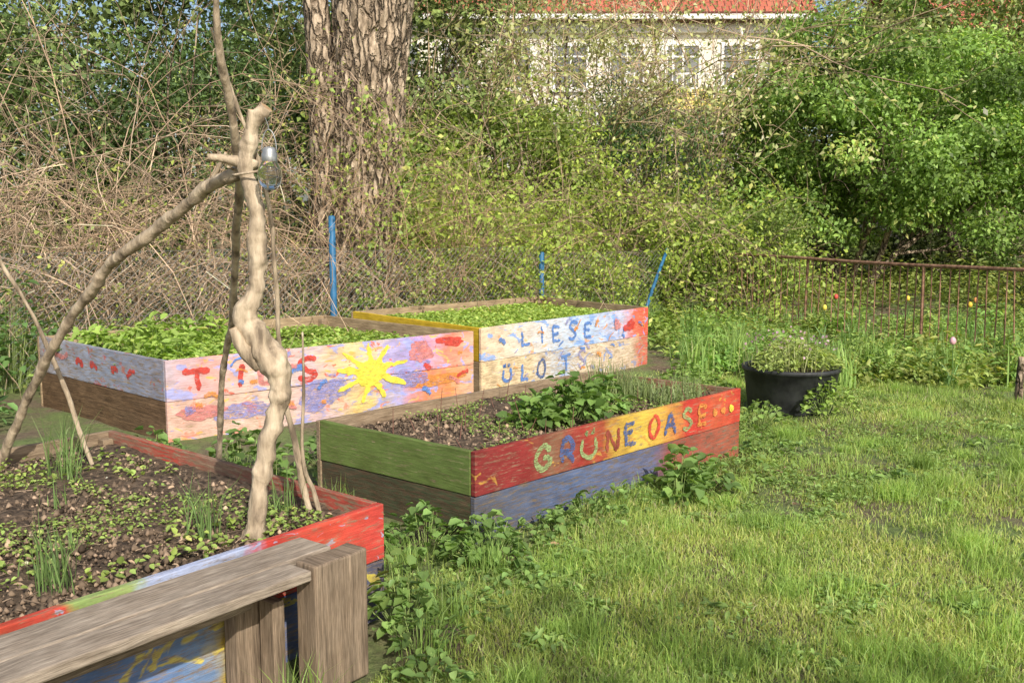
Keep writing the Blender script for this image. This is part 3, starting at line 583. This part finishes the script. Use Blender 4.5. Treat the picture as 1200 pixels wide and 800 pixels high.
sd4=empty('leafy_vegetables.001'); seedlings('greens',q4,.495,13000,sd4,.042,(.175,.265,.05),.07,.2,2.0,6)
st=empty('strawberry_plant')
for c,r,h,n in (((.36,5.80,.39),.24,.30,330),((.15,5.62,.39),.16,.2,130),((.55,6.05,.39),.17,.24,180)): plant('strawberry',c,r,h,n,.075,(.085,.15,.035),st,lr=.8)
hb=empty('herb_plant')
for c in ((.72,6.45),(.9,6.5),(1.05,6.3),(.62,6.6),(1.2,6.55),(.85,6.75)):
    n=110; tuft('sprigs',(c[0],c[1],.39),n,.32 if c[0]<.8 else .18,.0035,.45,.06,(.12,.155,.07),hb); plant('herb',(c[0],c[1],.39),.13,.18,170,.022,(.11,.15,.06),hb,lr=.5)
m=30; B=inner(q3,m,.38,.05,.9); T=B+np.column_stack([rng.normal(size=m)*.03,rng.normal(size=m)*.03,.06+.18*rng.random(m)])
seg_mesh('dry_stalks',B,T,np.full(m,.003),np.full(m,.0015),TWIG,hb,4,np.tile([[.2,.1,.075]],(m,1)))
ch=empty('chives_clump')
for c,h,n in (((-1.487,3.07),.32,34),((-1.55,3.15),.26,16),((-2.08,4.45),.42,34),((-2.0,4.35),.3,20),((-1.16,3.59),.31,34),((-1.22,3.7),.22,16),((-.95,3.93),.24,26),((-1.62,3.45),.15,12),((-1.9,4.0),.16,12),((-2.25,4.9),.3,20),((-1.3,4.5),.12,12)):
    tuft('chive_leaves',(c[0],c[1],.39),n,h,.0028,.55,.030,(.085,.14,.045),ch)
# ------------------------------------------------------------------ weeds round the beds
w=empty('nettle_weeds')
for c,r,h,n,ls in (((-.42,4.62,0),.2,.24,170,.06),((-.12,4.47,0),.2,.26,190,.065),((.42,5.0,0),.22,.2,180,.045),((.22,4.85,0),.16,.14,100,.045),((.66,5.25,0),.18,.18,110,.045),((.96,5.45,0),.17,.34,150,.075),((1.12,5.62,0),.18,.24,120,.07),
    ((-.42,3.68,0),.14,.32,120,.06),((-.34,3.5,0),.14,.18,80,.045),((-.28,3.2,0),.15,.12,70,.045),((-.80,4.55,0),.2,.3,120,.08),((-1.05,4.9,0),.2,.28,90,.07),((1.45,6.05,0),.2,.18,110,.045),((1.75,6.5,0),.2,.16,100,.045),((2.36,5.75,0),.26,.09,140,.05),((.05,4.2,0),.2,.07,80,.04),((-.2,3.95,0),.2,.08,90,.04),((.3,4.5,0),.2,.06,80,.04),((.7,4.85,0),.2,.06,80,.04),
    ((-1.4,5.6,0),.2,.3,110,.07),((-1.2,6.2,0),.2,.25,110,.06),((-1.7,6.0,0),.2,.35,120,.07),((-2.3,6.1,0),.25,.3,130,.07),((-.6,6.7,0),.2,.3,110,.06)):
    plant('weed',c,r,h,n,ls,(.09,.155,.04),w)
for c in ((-.3,3.45),(-.25,3.75),(-.5,4.3),(-.1,4.3),(-.68,3.0),(-1.5,5.9),(-1.0,5.7),(-1.3,5.2),(-.95,5.2)): tuft('weed_grass',(c[0],c[1],0),70,.24,.002,.7,.05,(.12,.19,.045),w)
# ------------------------------------------------------------------ tub planter
tb=empty('black_planter_tub'); tcn=(2.33,8.10,0)
lathe('tub',[(.001,.0),(.33,.0),(.345,.03),(.385,.34),(.40,.345),(.405,.375),(.39,.38),(.37,.37),(.36,.33)],PLAST,tb,tcn,48)
lathe('tub_soil',[(.362,.33),(.25,.345),(.001,.35)],SOIL,tb,tcn,30)
pf=empty('tub_plants'); plant('tub_herb',(2.33,8.1,.36),.36,.24,1500,.045,(.17,.225,.06),pf,lr=.5)
plant('trailing',(2.5,7.72,.05),.22,.3,260,.05,(.13,.2,.04),pf); tuft('tub_sprigs',(2.33,8.1,.34),240,.30,.004,.5,.15,(.18,.20,.09),pf)
n=110; a=rng.random(n)*6.28;q=np.sqrt(rng.random(n))*.38; Pq=np.column_stack([2.33+q*np.cos(a),8.1+q*np.sin(a),.50+.16*rng.random(n)])
L=.018+.012*rng.random(n); leaf_mesh('blossoms',Pq,rand_unit(n),rand_unit(n)+np.array([0,0,1]),L,L,np.clip(np.array([[.46,.30,.38]])*np.exp(rng.normal(0,.3,(n,1))),0,.7),parent=pf)
# ------------------------------------------------------------------ garden border in front of / behind railing
gb=empty('flower_border')
def border_pt():
    y=9.2+5.5*rng.random(); return (1.9+(.52*y-1.0)*rng.random(),y)
for i in range(260):
    x,y=border_pt()
    if math.hypot(x-2.33,y-8.1)<.5: continue
    plant('border_plant',(x,y,0),.16+.2*rng.random(),.14+.36*rng.random(),int(60+70*rng.random()),.05+.05*rng.random(),(.11+.05*rng.random(),.17+.05*rng.random(),.045),gb,lr=.5,stems=False)
for i in range(80):
    x,y=border_pt(); tuft('iris_leaves',(x,y,0),int(30+40*rng.random()),.3+.25*rng.random(),.006,.5,.06,(.11,.19,.055),gb)
for c in ((2.35,10.4),(2.5,10.7),(1.9,9.9),(2.9,9.4),(3.1,9.2),(4.2,9.4),(3.6,9.7),(4.9,9.3)): tuft('daffodil_leaves',(c[0],c[1],0),90,.55,.008,.45,.09,(.14,.22,.06),gb)
for c in ((1.55,8.2),(1.75,8.9),(1.5,7.6),(1.9,7.4),(1.7,9.5)): plant('border_plant',(c[0],c[1],0),.28,.22,170,.055,(.12,.19,.045),gb)
def tulip(name,c,h,colr):
    t=empty(name); mm=noisy(name+'_petal',tuple(x*.8 for x in colr),colr,20,.5,0)
    tube('stem',[(c[0],c[1],0,.005),(c[0]+.01,c[1],h*.5,.004),(c[0],c[1],h,.004)],GRM,t,6,10,0,1)
    lathe('bloom',[(.004,0),(.022,.01),(.03,.03),(.027,.055),(.012,.075)],mm,t,(c[0],c[1],h),10)
    tuft('leaves',(c[0],c[1],0),8,h*.7,.012,.5,.02,(.1,.18,.07),t)
GRM=noisy('stem_green',(.06,.12,.03),(.1,.18,.04),20,.6,0)
tulip('tulip',(4.12,9.1),.42,(.75,.42,.48))
for i,(x,y,c) in enumerate(((6.3,13.3,(.7,.3,.1)),(5.5,13.6,(.75,.55,.08)),(4.6,13.9,(.7,.1,.08)),(5.9,12.6,(.75,.5,.06)),(6.6,12.4,(.7,.25,.3)),(3.9,12.2,(.7,.6,.1)))): tulip('tulip',(x,y),.45,c)
tube('wooden_post',[(4.35,8.3,-.05,.035),(4.35,8.3,.22,.034),(4.36,8.3,.42,.03)],BARK,None,10,14,.15,8,3,CUT)
# ------------------------------------------------------------------ chain link fence
fl=[np.array(p_) for p_ in ((-9.0,5.2),(-2.0,11.0),(.39,13.0),(2.15,14.3))]
cf=empty('chain_link_fence'); A0=[];A1=[]
for i in range(3):
    a,b=fl[i],fl[i+1]; L=np.linalg.norm(b-a); e=(b-a)/L; hh=1.27 if i==0 else 1.22 if i==1 else 1.12; s=.075
    k=int(L/s)
    for j in range(-int(hh/s),k):
        for sg in (1,-1):
            u0=j*s; u1=u0+hh; ua=max(u0,0); ub=min(u1,L)
            if ub<=ua: continue
            z0=.04+(ua-u0)*(hh-.04)/hh; z1=.04+(ub-u0)*(hh-.04)/hh
            if sg<0: z0,z1=hh+.04-z0,hh+.04-z1
            o=.002*sg; p0_=np.array((*(a+e*ua+np.array([0,o])),z0)); p1_=np.array((*(a+e*ub+np.array([0,o])),z1))
            ns=6
            for s_ in range(ns): A0.append(p0_+(p1_-p0_)*s_/ns); A1.append(p0_+(p1_-p0_)*(s_+1)/ns)
    for zz in (.05,hh*.5,hh):
        for s_ in range(16):
            A0.append(np.array((*(a+(b-a)*s_/16),zz+.002)));A1.append(np.array((*(a+(b-a)*(s_+1)/16),zz+.002)))
A0=np.array(A0);A1=np.array(A1); seg_mesh('wire_mesh',A0,A1,np.full(len(A0),.0018),np.full(len(A0),.0018),STEEL,cf,3)
def post(x,y,h,r=.03): lathe('post',[(r,0),(r,h-.01),(r*.7,h),(.001,h+.004)],BLUE,cf,(x,y,-.0),14)
post(-2.0,10.97,1.62,.038); post(.39,12.96,1.15,.035); post(-5.5,8.07,1.45)
tube('brace',[(1.72,13.3,.0,.024),(1.97,13.75,.6,.024),(2.24,14.2,1.15,.024)],BLUE,cf,10,6,0,1)
# ------------------------------------------------------------------ iron railing
ir=empty('iron_railing'); ra=np.array([3.15,15.1]); rb=np.array([6.3,8.2]); L=np.linalg.norm(rb-ra); e=(rb-ra)/L
P0=[];P1=[];Rw=[]
k=int(L/.125)
for i in range(k+1):
    q=ra+e*i*.125; zt=1.04+.012*math.sin(i*.9); jx=rng.normal()*.012
    big=(i%16==0); P0.append((q[0],q[1],0 if big else .13)); P1.append((q[0]+jx,q[1],zt)); Rw.append(.019 if big else .0075)
for zz,r_ in ((1.05,.024),(.14,.013)):
    for i in range(8):
        q=ra+e*L*i/8; q2_=ra+e*L*(i+1)/8; P0.append((q[0],q[1],zz+.01*math.sin(i*1.3)));P1.append((q2_[0],q2_[1],zz+.01*math.sin((i+1)*1.3)));Rw.append(r_)
P0=np.array(P0);P1=np.array(P1);Rw=np.array(Rw); seg_mesh('bars',P0,P1,Rw,Rw,RUST,ir,6)
# ------------------------------------------------------------------ big old tree
bt=empty('old_tree')
def bigtrunk(name,ctrl,sides,n,seed):
    pts=cat(ctrl,n); V=[];F=[]
    for k,(x,y,z,r) in enumerate(pts):
        for i in range(sides):
            t=2*math.pi*i/sides; c,s=math.cos(t),math.sin(t)
            v=Vector((c*4.2*r/.5+seed,s*4.2*r/.5,z*.75)); w_=noise.fractal(v,1,2.1,4)
            wz=.35*noise.noise(Vector((c*2,s*2,z*1.2+seed)))
            q=Vector((c*9+wz*3+seed,s*9+wz*3,z*3.0)); rid=1-abs(noise.noise(q))*2.6; rid2=1-abs(noise.noise(q*2.3))*2.6
            rr=r*(1+.08*w_-.045*max(rid,-.6)-.025*rid2+.05*math.sin(3*t+seed+z*.3)); V.append((x+c*rr,y+s*rr,z))
    for k in range(n):
        for i in range(sides): F.append((k*sides+i,k*sides+(i+1)%sides,(k+1)*sides+(i+1)%sides,(k+1)*sides+i))
    return mesh_py(name,V,F,BARK,bt,True)
bigtrunk('trunk',[(-1.98,13,-.1,.66),(-1.98,13,.3,.56),(-1.97,13,1.3,.48),(-1.90,13,2.6,.47),(-1.84,13,3.8,.50),(-1.80,13,5,.54),(-1.75,13,6.5,.5),(-1.7,13.1,8,.38)],170,360,0)
bigtrunk('side_trunk',[(-2.38,12.9,-.1,.25),(-2.40,12.85,1,.20),(-2.42,12.85,2.4,.18),(-2.46,12.85,3.8,.17),(-2.6,12.9,6,.14)],60,200,5)
out=[];tips=[]
for d in ((.6,.2,1),(-.7,.1,.9),(.1,-.5,1),(0,.7,.8),(-.3,-.3,1.2)): branches((-1.75,13.05,7.3),d,4.0,.22,2,out,tips,.1)
branch_obj('limbs',out,BARK,bt); tips=np.array(tips)
clump_leaves('crown_leaves',tips,np.full(len(tips),.9),6000,.14,(.1,.17,.03),bt)
n=4200; a=rng.random(n)*6.28; z=3.4*rng.random(n)**1.8; r_=.56+.3*rng.random(n)**2
P=np.column_stack([-1.95+r_*np.cos(a),13+r_*np.sin(a),z]); L=.05+.05*rng.random(n)
iv=empty('ivy_plant'); k=vnoise(P[:,0]*2,P[:,2],1.5)>.45; P=P[k];L=L[k];n=len(P)
leaf_mesh('ivy_leaves',P,rand_unit(n),rand_unit(n)+np.array([.2,-.8,.5]),L,L*.7,leafcol(n,(.13,.2,.04),.3,.5),parent=iv,simple=True)
# ------------------------------------------------------------------ bare shrubs left (tan twigs + young leaves)
def line_bases(n,x0,x1,y0,y1,dy): 
    u=rng.random(n); return np.column_stack([x0+(x1-x0)*u,y0+(y1-y0)*u+dy*rng.random(n),np.zeros(n)])
TAN=(.44,.32,.22)
thicket_obj('hazel_shrub',line_bases(190,-8.5,-2.7,7.6,12.4,1.6),2.6+3.2*rng.random(190),.42,9500,.045,(.17,.21,.05),TAN,steps=12,nside=7,wander=.14,droop=.035,r0=.012,sub=4,thr=.52)
thicket_obj('hazel_shrub.001',line_bases(60,-9,-3.4,8.5,12,2),3.5+3*rng.random(60),.6,2500,.045,(.16,.21,.05),(.48,.37,.27),steps=14,nside=5,wander=.09,droop=.05,r0=.018,lean=(.25,-.1,0),thr=.5)
thicket_obj('privet_shrub',line_bases(110,-2.9,-.4,11.6,13.2,.8),1.6+2.4*rng.random(110),.32,6200,.045,(.16,.22,.04),(.46,.31,.20),steps=10,nside=5,wander=.14,droop=.03,r0=.008)
thicket_obj('forsythia_shrub',line_bases(130,-1.1,2.6,13.2,15.6,1.8),2.2+2.4*rng.random(130),.40,42000,.065,(.16,.23,.035),(.34,.26,.17),steps=12,nside=6,wander=.14,droop=.05,r0=.012,jit=.12,sub=4)
thicket_obj('young_tree',line_bases(32,-1.8,4.6,17,20,1.5),5.6+3.0*rng.random(32),.22,27000,.08,(.21,.24,.10),(.40,.30,.20),steps=14,nside=12,wander=.10,droop=.01,r0=.028,jit=.14,sub=5,thr=.42)
ug=empty('undergrowth')
for i in range(110):
    u=rng.random(); x=-8.5+10.8*u; y=6.6+8.0*u+1.6*rng.random()
    plant('undergrowth',(x,y,0),.35+.3*rng.random(),.3+.55*rng.random(),150,.075,(.12,.18,.04),ug,lr=.55,stems=False)
for i in range(120):
    y=14.5+9*rng.random(); x=3.6+.28*(y-14)+9.5*rng.random(); plant('undergrowth',(x,y,0),.4+.4*rng.random(),.3+.9*rng.random(),190,.10,(.10+.04*rng.random(),.15,.035),ug,lr=.5,stems=False)
for c in ((-4.6,8.9,0),(-4.9,8.6,0),(-4.75,7.9,0),(-4.3,7.3,0)): plant('undergrowth',c,.45,1.25 if c[1]>8 else .7,420,.09,(.06,.12,.035),ug,lr=.6)
def shrub(name,c,r,m,cr,n,ls,base,**kw):
    par=empty(name); cc,rr=ellipsoid_clumps(c,r,m,cr); clump_leaves('leaves',cc,rr,n,ls,base,par,**kw)
    out=[];tips=[]
    for i in range(5): branches((c[0]+rng.normal()*.15,c[1]+rng.normal()*.15,0),(rng.normal()*.5,rng.normal()*.5,1),c[2]+r[2]*.3,.035+.012*r[2],2,out,tips)
    branch_obj('stems',out,BARK,par,5); return par
shrub('rounded_shrub',(3.35,15.6,.85),(1.35,.9,.85),60,.3,26000,.055,(.11,.165,.035),lr=.5)
shrub('rounded_shrub.001',(2.3,16.6,.9),(.9,.9,.9),36,.3,12000,.06,(.13,.19,.035))
shrub('yew_shrub',(2.35,18.0,2.1),(1.25,1.1,1.5),60,.4,22000,.07,(.035,.07,.022),lr=.35,yellow=.15)
shrub('yew_shrub.001',(-4.4,15.5,2.2),(2.6,1.5,2.3),90,.5,22000,.09,(.045,.08,.025),lr=.45,yellow=.3)
shrub('elder_shrub',(-.2,17.2,1.7),(2.2,1.3,2.1),80,.45,24000,.09,(.11,.16,.035),yellow=.4)
shrub('holly_shrub',(-7.6,14.5,2.0),(2.4,1.5,2.5),80,.5,15000,.10,(.055,.09,.025),yellow=.3)
shrub('copper_shrub',(10.2,16.2,1.2),(1.3,1.0,1.2),40,.35,11000,.06,(.15,.13,.07))
hg=empty('hedge'); C=np.column_stack([5+15*rng.random(90),25+1.2*rng.random(90),.3+2.2*rng.random(90)]); clump_leaves('leaves',C,np.full(90,.75),26000,.13,(.07,.10,.03),hg,shell=.2,mat=FARLEAF)
def crown_tree(name,base,h0,c,r,m,cr,n,ls,col,stems=5,low=-.75,sq=.55,br=.11,**kw):
    par=empty(name); out=[];tips=[]
    for i in range(stems):
        a=i*6.28/stems+rng.random(); branches((base[0]+.18*math.cos(a),base[1]+.18*math.sin(a),0),(math.cos(a)*.5,math.sin(a)*.5,1),h0,br,3,out,tips,.12)
    branch_obj('trunk_and_limbs',out,BARK,par)
    cc,rr=ellipsoid_clumps(c,r,m,cr,low=low,fill=.35); tips=np.array(tips); tips=tips[rng.choice(len(tips),min(len(tips),80),replace=False)]
    cc=np.vstack([cc,tips]); rr=np.concatenate([rr,np.full(len(tips),cr*.8)])
    clump_leaves('crown_leaves',cc,rr,n,ls,col,par,squash=sq,**kw); return par
crown_tree('hornbeam_tree',(7.0,20,0),2.7,(7.3,20,3.35),(3.3,2.6,2.4),190,.62,100000,.095,(.105,.18,.038),stems=5,low=-.95,br=.08,shell=.25,cvar=.30)
crown_tree('birch_tree',(11.5,25,0),4.0,(12.2,25,6.2),(3.6,2.5,3.6),100,.75,24000,.13,(.14,.18,.06),stems=3,shell=.3)
crown_tree('birch_tree.001',(.6,25,0),4.5,(.2,25,7.0),(3.2,2.0,2.6),50,.55,7000,.11,(.20,.23,.10),stems=3,shell=.2)
crown_tree('maple_tree',(13.0,17,0),3.0,(13.3,17.5,4.6),(2.6,2.2,3.6),80,.6,18000,.11,(.11,.17,.04),stems=3,shell=.3)
crown_tree('maple_tree.001',(-3.5,20,0),4.0,(-3.6,20,5.4),(4.2,2.5,4.4),130,.85,28000,.14,(.10,.145,.04),stems=4,shell=.3,mat=FARLEAF)
crown_tree('maple_tree.002',(-11.,18,0),4.0,(-11,18,5),(4.8,2.5,5.0),110,.9,22000,.15,(.09,.13,.04),stems=4,shell=.3,mat=FARLEAF)
crown_tree('offview_shade_tree',(5.4,-6.2,0),3.8,(5.4,-6.0,6.5),(2.9,2.3,1.7),20,.45,2200,.13,(.10,.16,.03),stems=1,shell=.2,mat=FARLEAF)  # unseen tree behind the camera, added to dapple lawn, bench and bed
dt=empty('distant_trees'); C=[];Rd=[]
for i in range(230):
    u=rng.random(); x=-34+31*u if i%2 else 12+26*u; C.append((x,28+9*rng.random(),1+11*rng.random()**.8)); Rd.append(1.3+1.0*rng.random())
for i in range(60): C.append((-3+14*rng.random(),27+4*rng.random(),.5+2.6*rng.random())); Rd.append(1.0+.5*rng.random())
clump_leaves('leaves',np.array(C),np.array(Rd),60000,.29,(.08,.115,.035),dt,shell=.3,mat=FARLEAF)
# ------------------------------------------------------------------ house
hs=empty('apartment_house'); x0,x1,yf,yb,ze=-5.0,10.3,36.0,47.0,8.6
box('walls',x0,x1,yf,yb,0,ze,PLASTER,hs)
zr=13.6; ym=(yf+yb)/2
V=[(x0-.4,yf-.6,ze-.1),(x1+.4,yf-.6,ze-.1),(x1+.4,ym,zr),(x0-.4,ym,zr),(x0-.4,yb+.6,ze-.1),(x1+.4,yb+.6,ze-.1)]
V+= [(a_,b_,c_+.18) for a_,b_,c_ in V]
mesh_py('roof',V,[(0,1,2,3),(3,2,5,4),(7,6,9,8),(8,9,10,11),(0,6,7,1),(4,5,11,10),(1,7,8,2),(2,8,11,5),(0,3,9,6),(3,4,10,9)],ROOF,hs)
for xg in (x0+.001,x1-.001): mesh_py('gable',[(xg,yf,ze),(xg,yb,ze),(xg,ym,zr)],[(0,1,2)],PLASTER,hs)
sl=(zr-ze+.1)/(ym-yf+.6)
for i in range(22):
    yy=yf-.6+i*.28; zz=ze-.1+.18+(yy-(yf-.6))*sl; box('tile_course',x0-.39,x1+.39,yy,yy+.05,zz-.01,zz+.05,ROOF,hs)
box('gutter',x0-.42,x1+.42,yf-.74,yf-.61,ze-.14,ze+.02,WHITE,hs); box('cornice',x0-.05,x1+.05,yf-.22,yf-.002,ze-.5,ze-.2,WHITE,hs)
for fl_ in range(3):
    zb=.8+2.7*fl_
    if fl_: box('string_course',x0-.03,x1+.03,yf-.08,yf-.003,zb-.85,zb-.72,WHITE,hs)
    for xi in (-3.9,-1.9,.1,2.1,4.1,6.1,8.1,9.5):
        wv=.55 if xi<9 else .4; zt=zb+1.45
        box('window_glass',xi-wv,xi+wv,yf-.03,yf-.004,zb,zt,GLASSD,hs)
        for (a_,b_,c_,d_) in ((xi-wv-.09,xi-wv,zb-.08,zt+.09),(xi+wv,xi+wv+.09,zb-.08,zt+.09),(xi-wv,xi+wv,zt,zt+.09),(xi-wv,xi+wv,zb-.08,zb),(xi-.035,xi+.035,zb,zt)):
            box('window_frame',a_,b_,yf-.085,yf-.006,c_,d_,WHITE,hs)
        box('transom',xi-wv,xi-.036,yf-.075,yf-.032,zb+1.05,zb+1.11,WHITE,hs);box('transom',xi+.036,xi+wv,yf-.075,yf-.032,zb+1.05,zb+1.11,WHITE,hs)
        box('sill',xi-wv-.13,xi+wv+.13,yf-.16,yf-.008,zb-.15,zb-.085,WHITE,hs)
for fl_ in (1,2):
    zb=2.7*fl_+.15
    for xa,xb in ((2.9,5.2),(5.5,7.9)):
        box('balcony_slab',xa,xb,yf-1.4,yf-.09,zb-.15,zb,WHITE,hs); box('balcony_rail',xa,xb,yf-1.4,yf-1.34,zb+.92,zb+.98,WHITE,hs)
        k=int((xb-xa)/.16)
        for i in range(k+1): box('baluster',xa+i*.16,xa+i*.16+.04,yf-1.39,yf-1.35,zb+.001,zb+.919,WHITE,hs)
        for xx in (xa,xb-.08): box('balcony_post',xx,xx+.08,yf-1.39,yf-1.31,zb+.981,zb+2.5,WHITE,hs)
mesh_py('awning',[(5.3,yf-.1,6.15),(7.6,yf-.1,6.15),(7.6,yf-1.9,5.5),(5.3,yf-1.9,5.5),(5.3,yf-1.9,5.25),(7.6,yf-1.9,5.25)],[(0,1,2,3),(3,2,5,4)],YEL,hs)
h2=empty('neighbour_house'); box('walls',17.5,32,40,52,0,9,noisy('tan_plaster',(.42,.33,.24),(.52,.42,.3),2,.9,.1),h2)
mesh_py('roof',[(17,39.4,8.9),(32.5,39.4,8.9),(32.5,46,13.5),(17,46,13.5),(17,52.6,8.9),(32.5,52.6,8.9)],[(0,1,2,3),(3,2,5,4)],ROOF,h2)
for fl_ in range(3):
    for xi in (19,21.5,24,26.5,29): box('window_glass',xi-.55,xi+.55,39.96,39.996,1+2.8*fl_,2.5+2.8*fl_,GLASSD,h2); box('sill',xi-.65,xi+.65,39.85,39.99,.9+2.8*fl_,.97+2.8*fl_,WHITE,h2)
# ------------------------------------------------------------------ light & camera
az=math.atan2(.36,-.93); el=R(36)
sd=Vector((math.sin(az)*math.cos(el),math.cos(az)*math.cos(el),math.sin(el)))
su=bpy.data.lights.new('sun','SUN'); su.energy=5.0; su.angle=R(.6); su.color=(1,.93,.82); so=link(bpy.data.objects.new('sun',su)); so.rotation_euler=sd.to_track_quat('Z','Y').to_euler()
wd=bpy.data.worlds.new('World'); scene.world=wd; wd.use_nodes=True; nt=wd.node_tree
sk=nt.nodes.new('ShaderNodeTexSky'); sk.sky_type='NISHITA'; sk.sun_disc=False; sk.sun_elevation=el; sk.sun_rotation=az; sk.dust_density=2.5
nt.links.new(sk.outputs[0],nt.nodes['Background'].inputs[0]); nt.nodes['Background'].inputs[1].default_value=.15
cam=bpy.data.cameras.new('camera'); cam.lens=34.5; cam.sensor_width=36; cam.clip_end=1000; co=link(bpy.data.objects.new('camera',cam)); co.location=(0,0,1.6); co.rotation_euler=(R(90-7.19),0,0)
scene.camera=co
scene.view_settings.view_transform='Standard'; scene.view_settings.look='None'; scene.view_settings.exposure=0
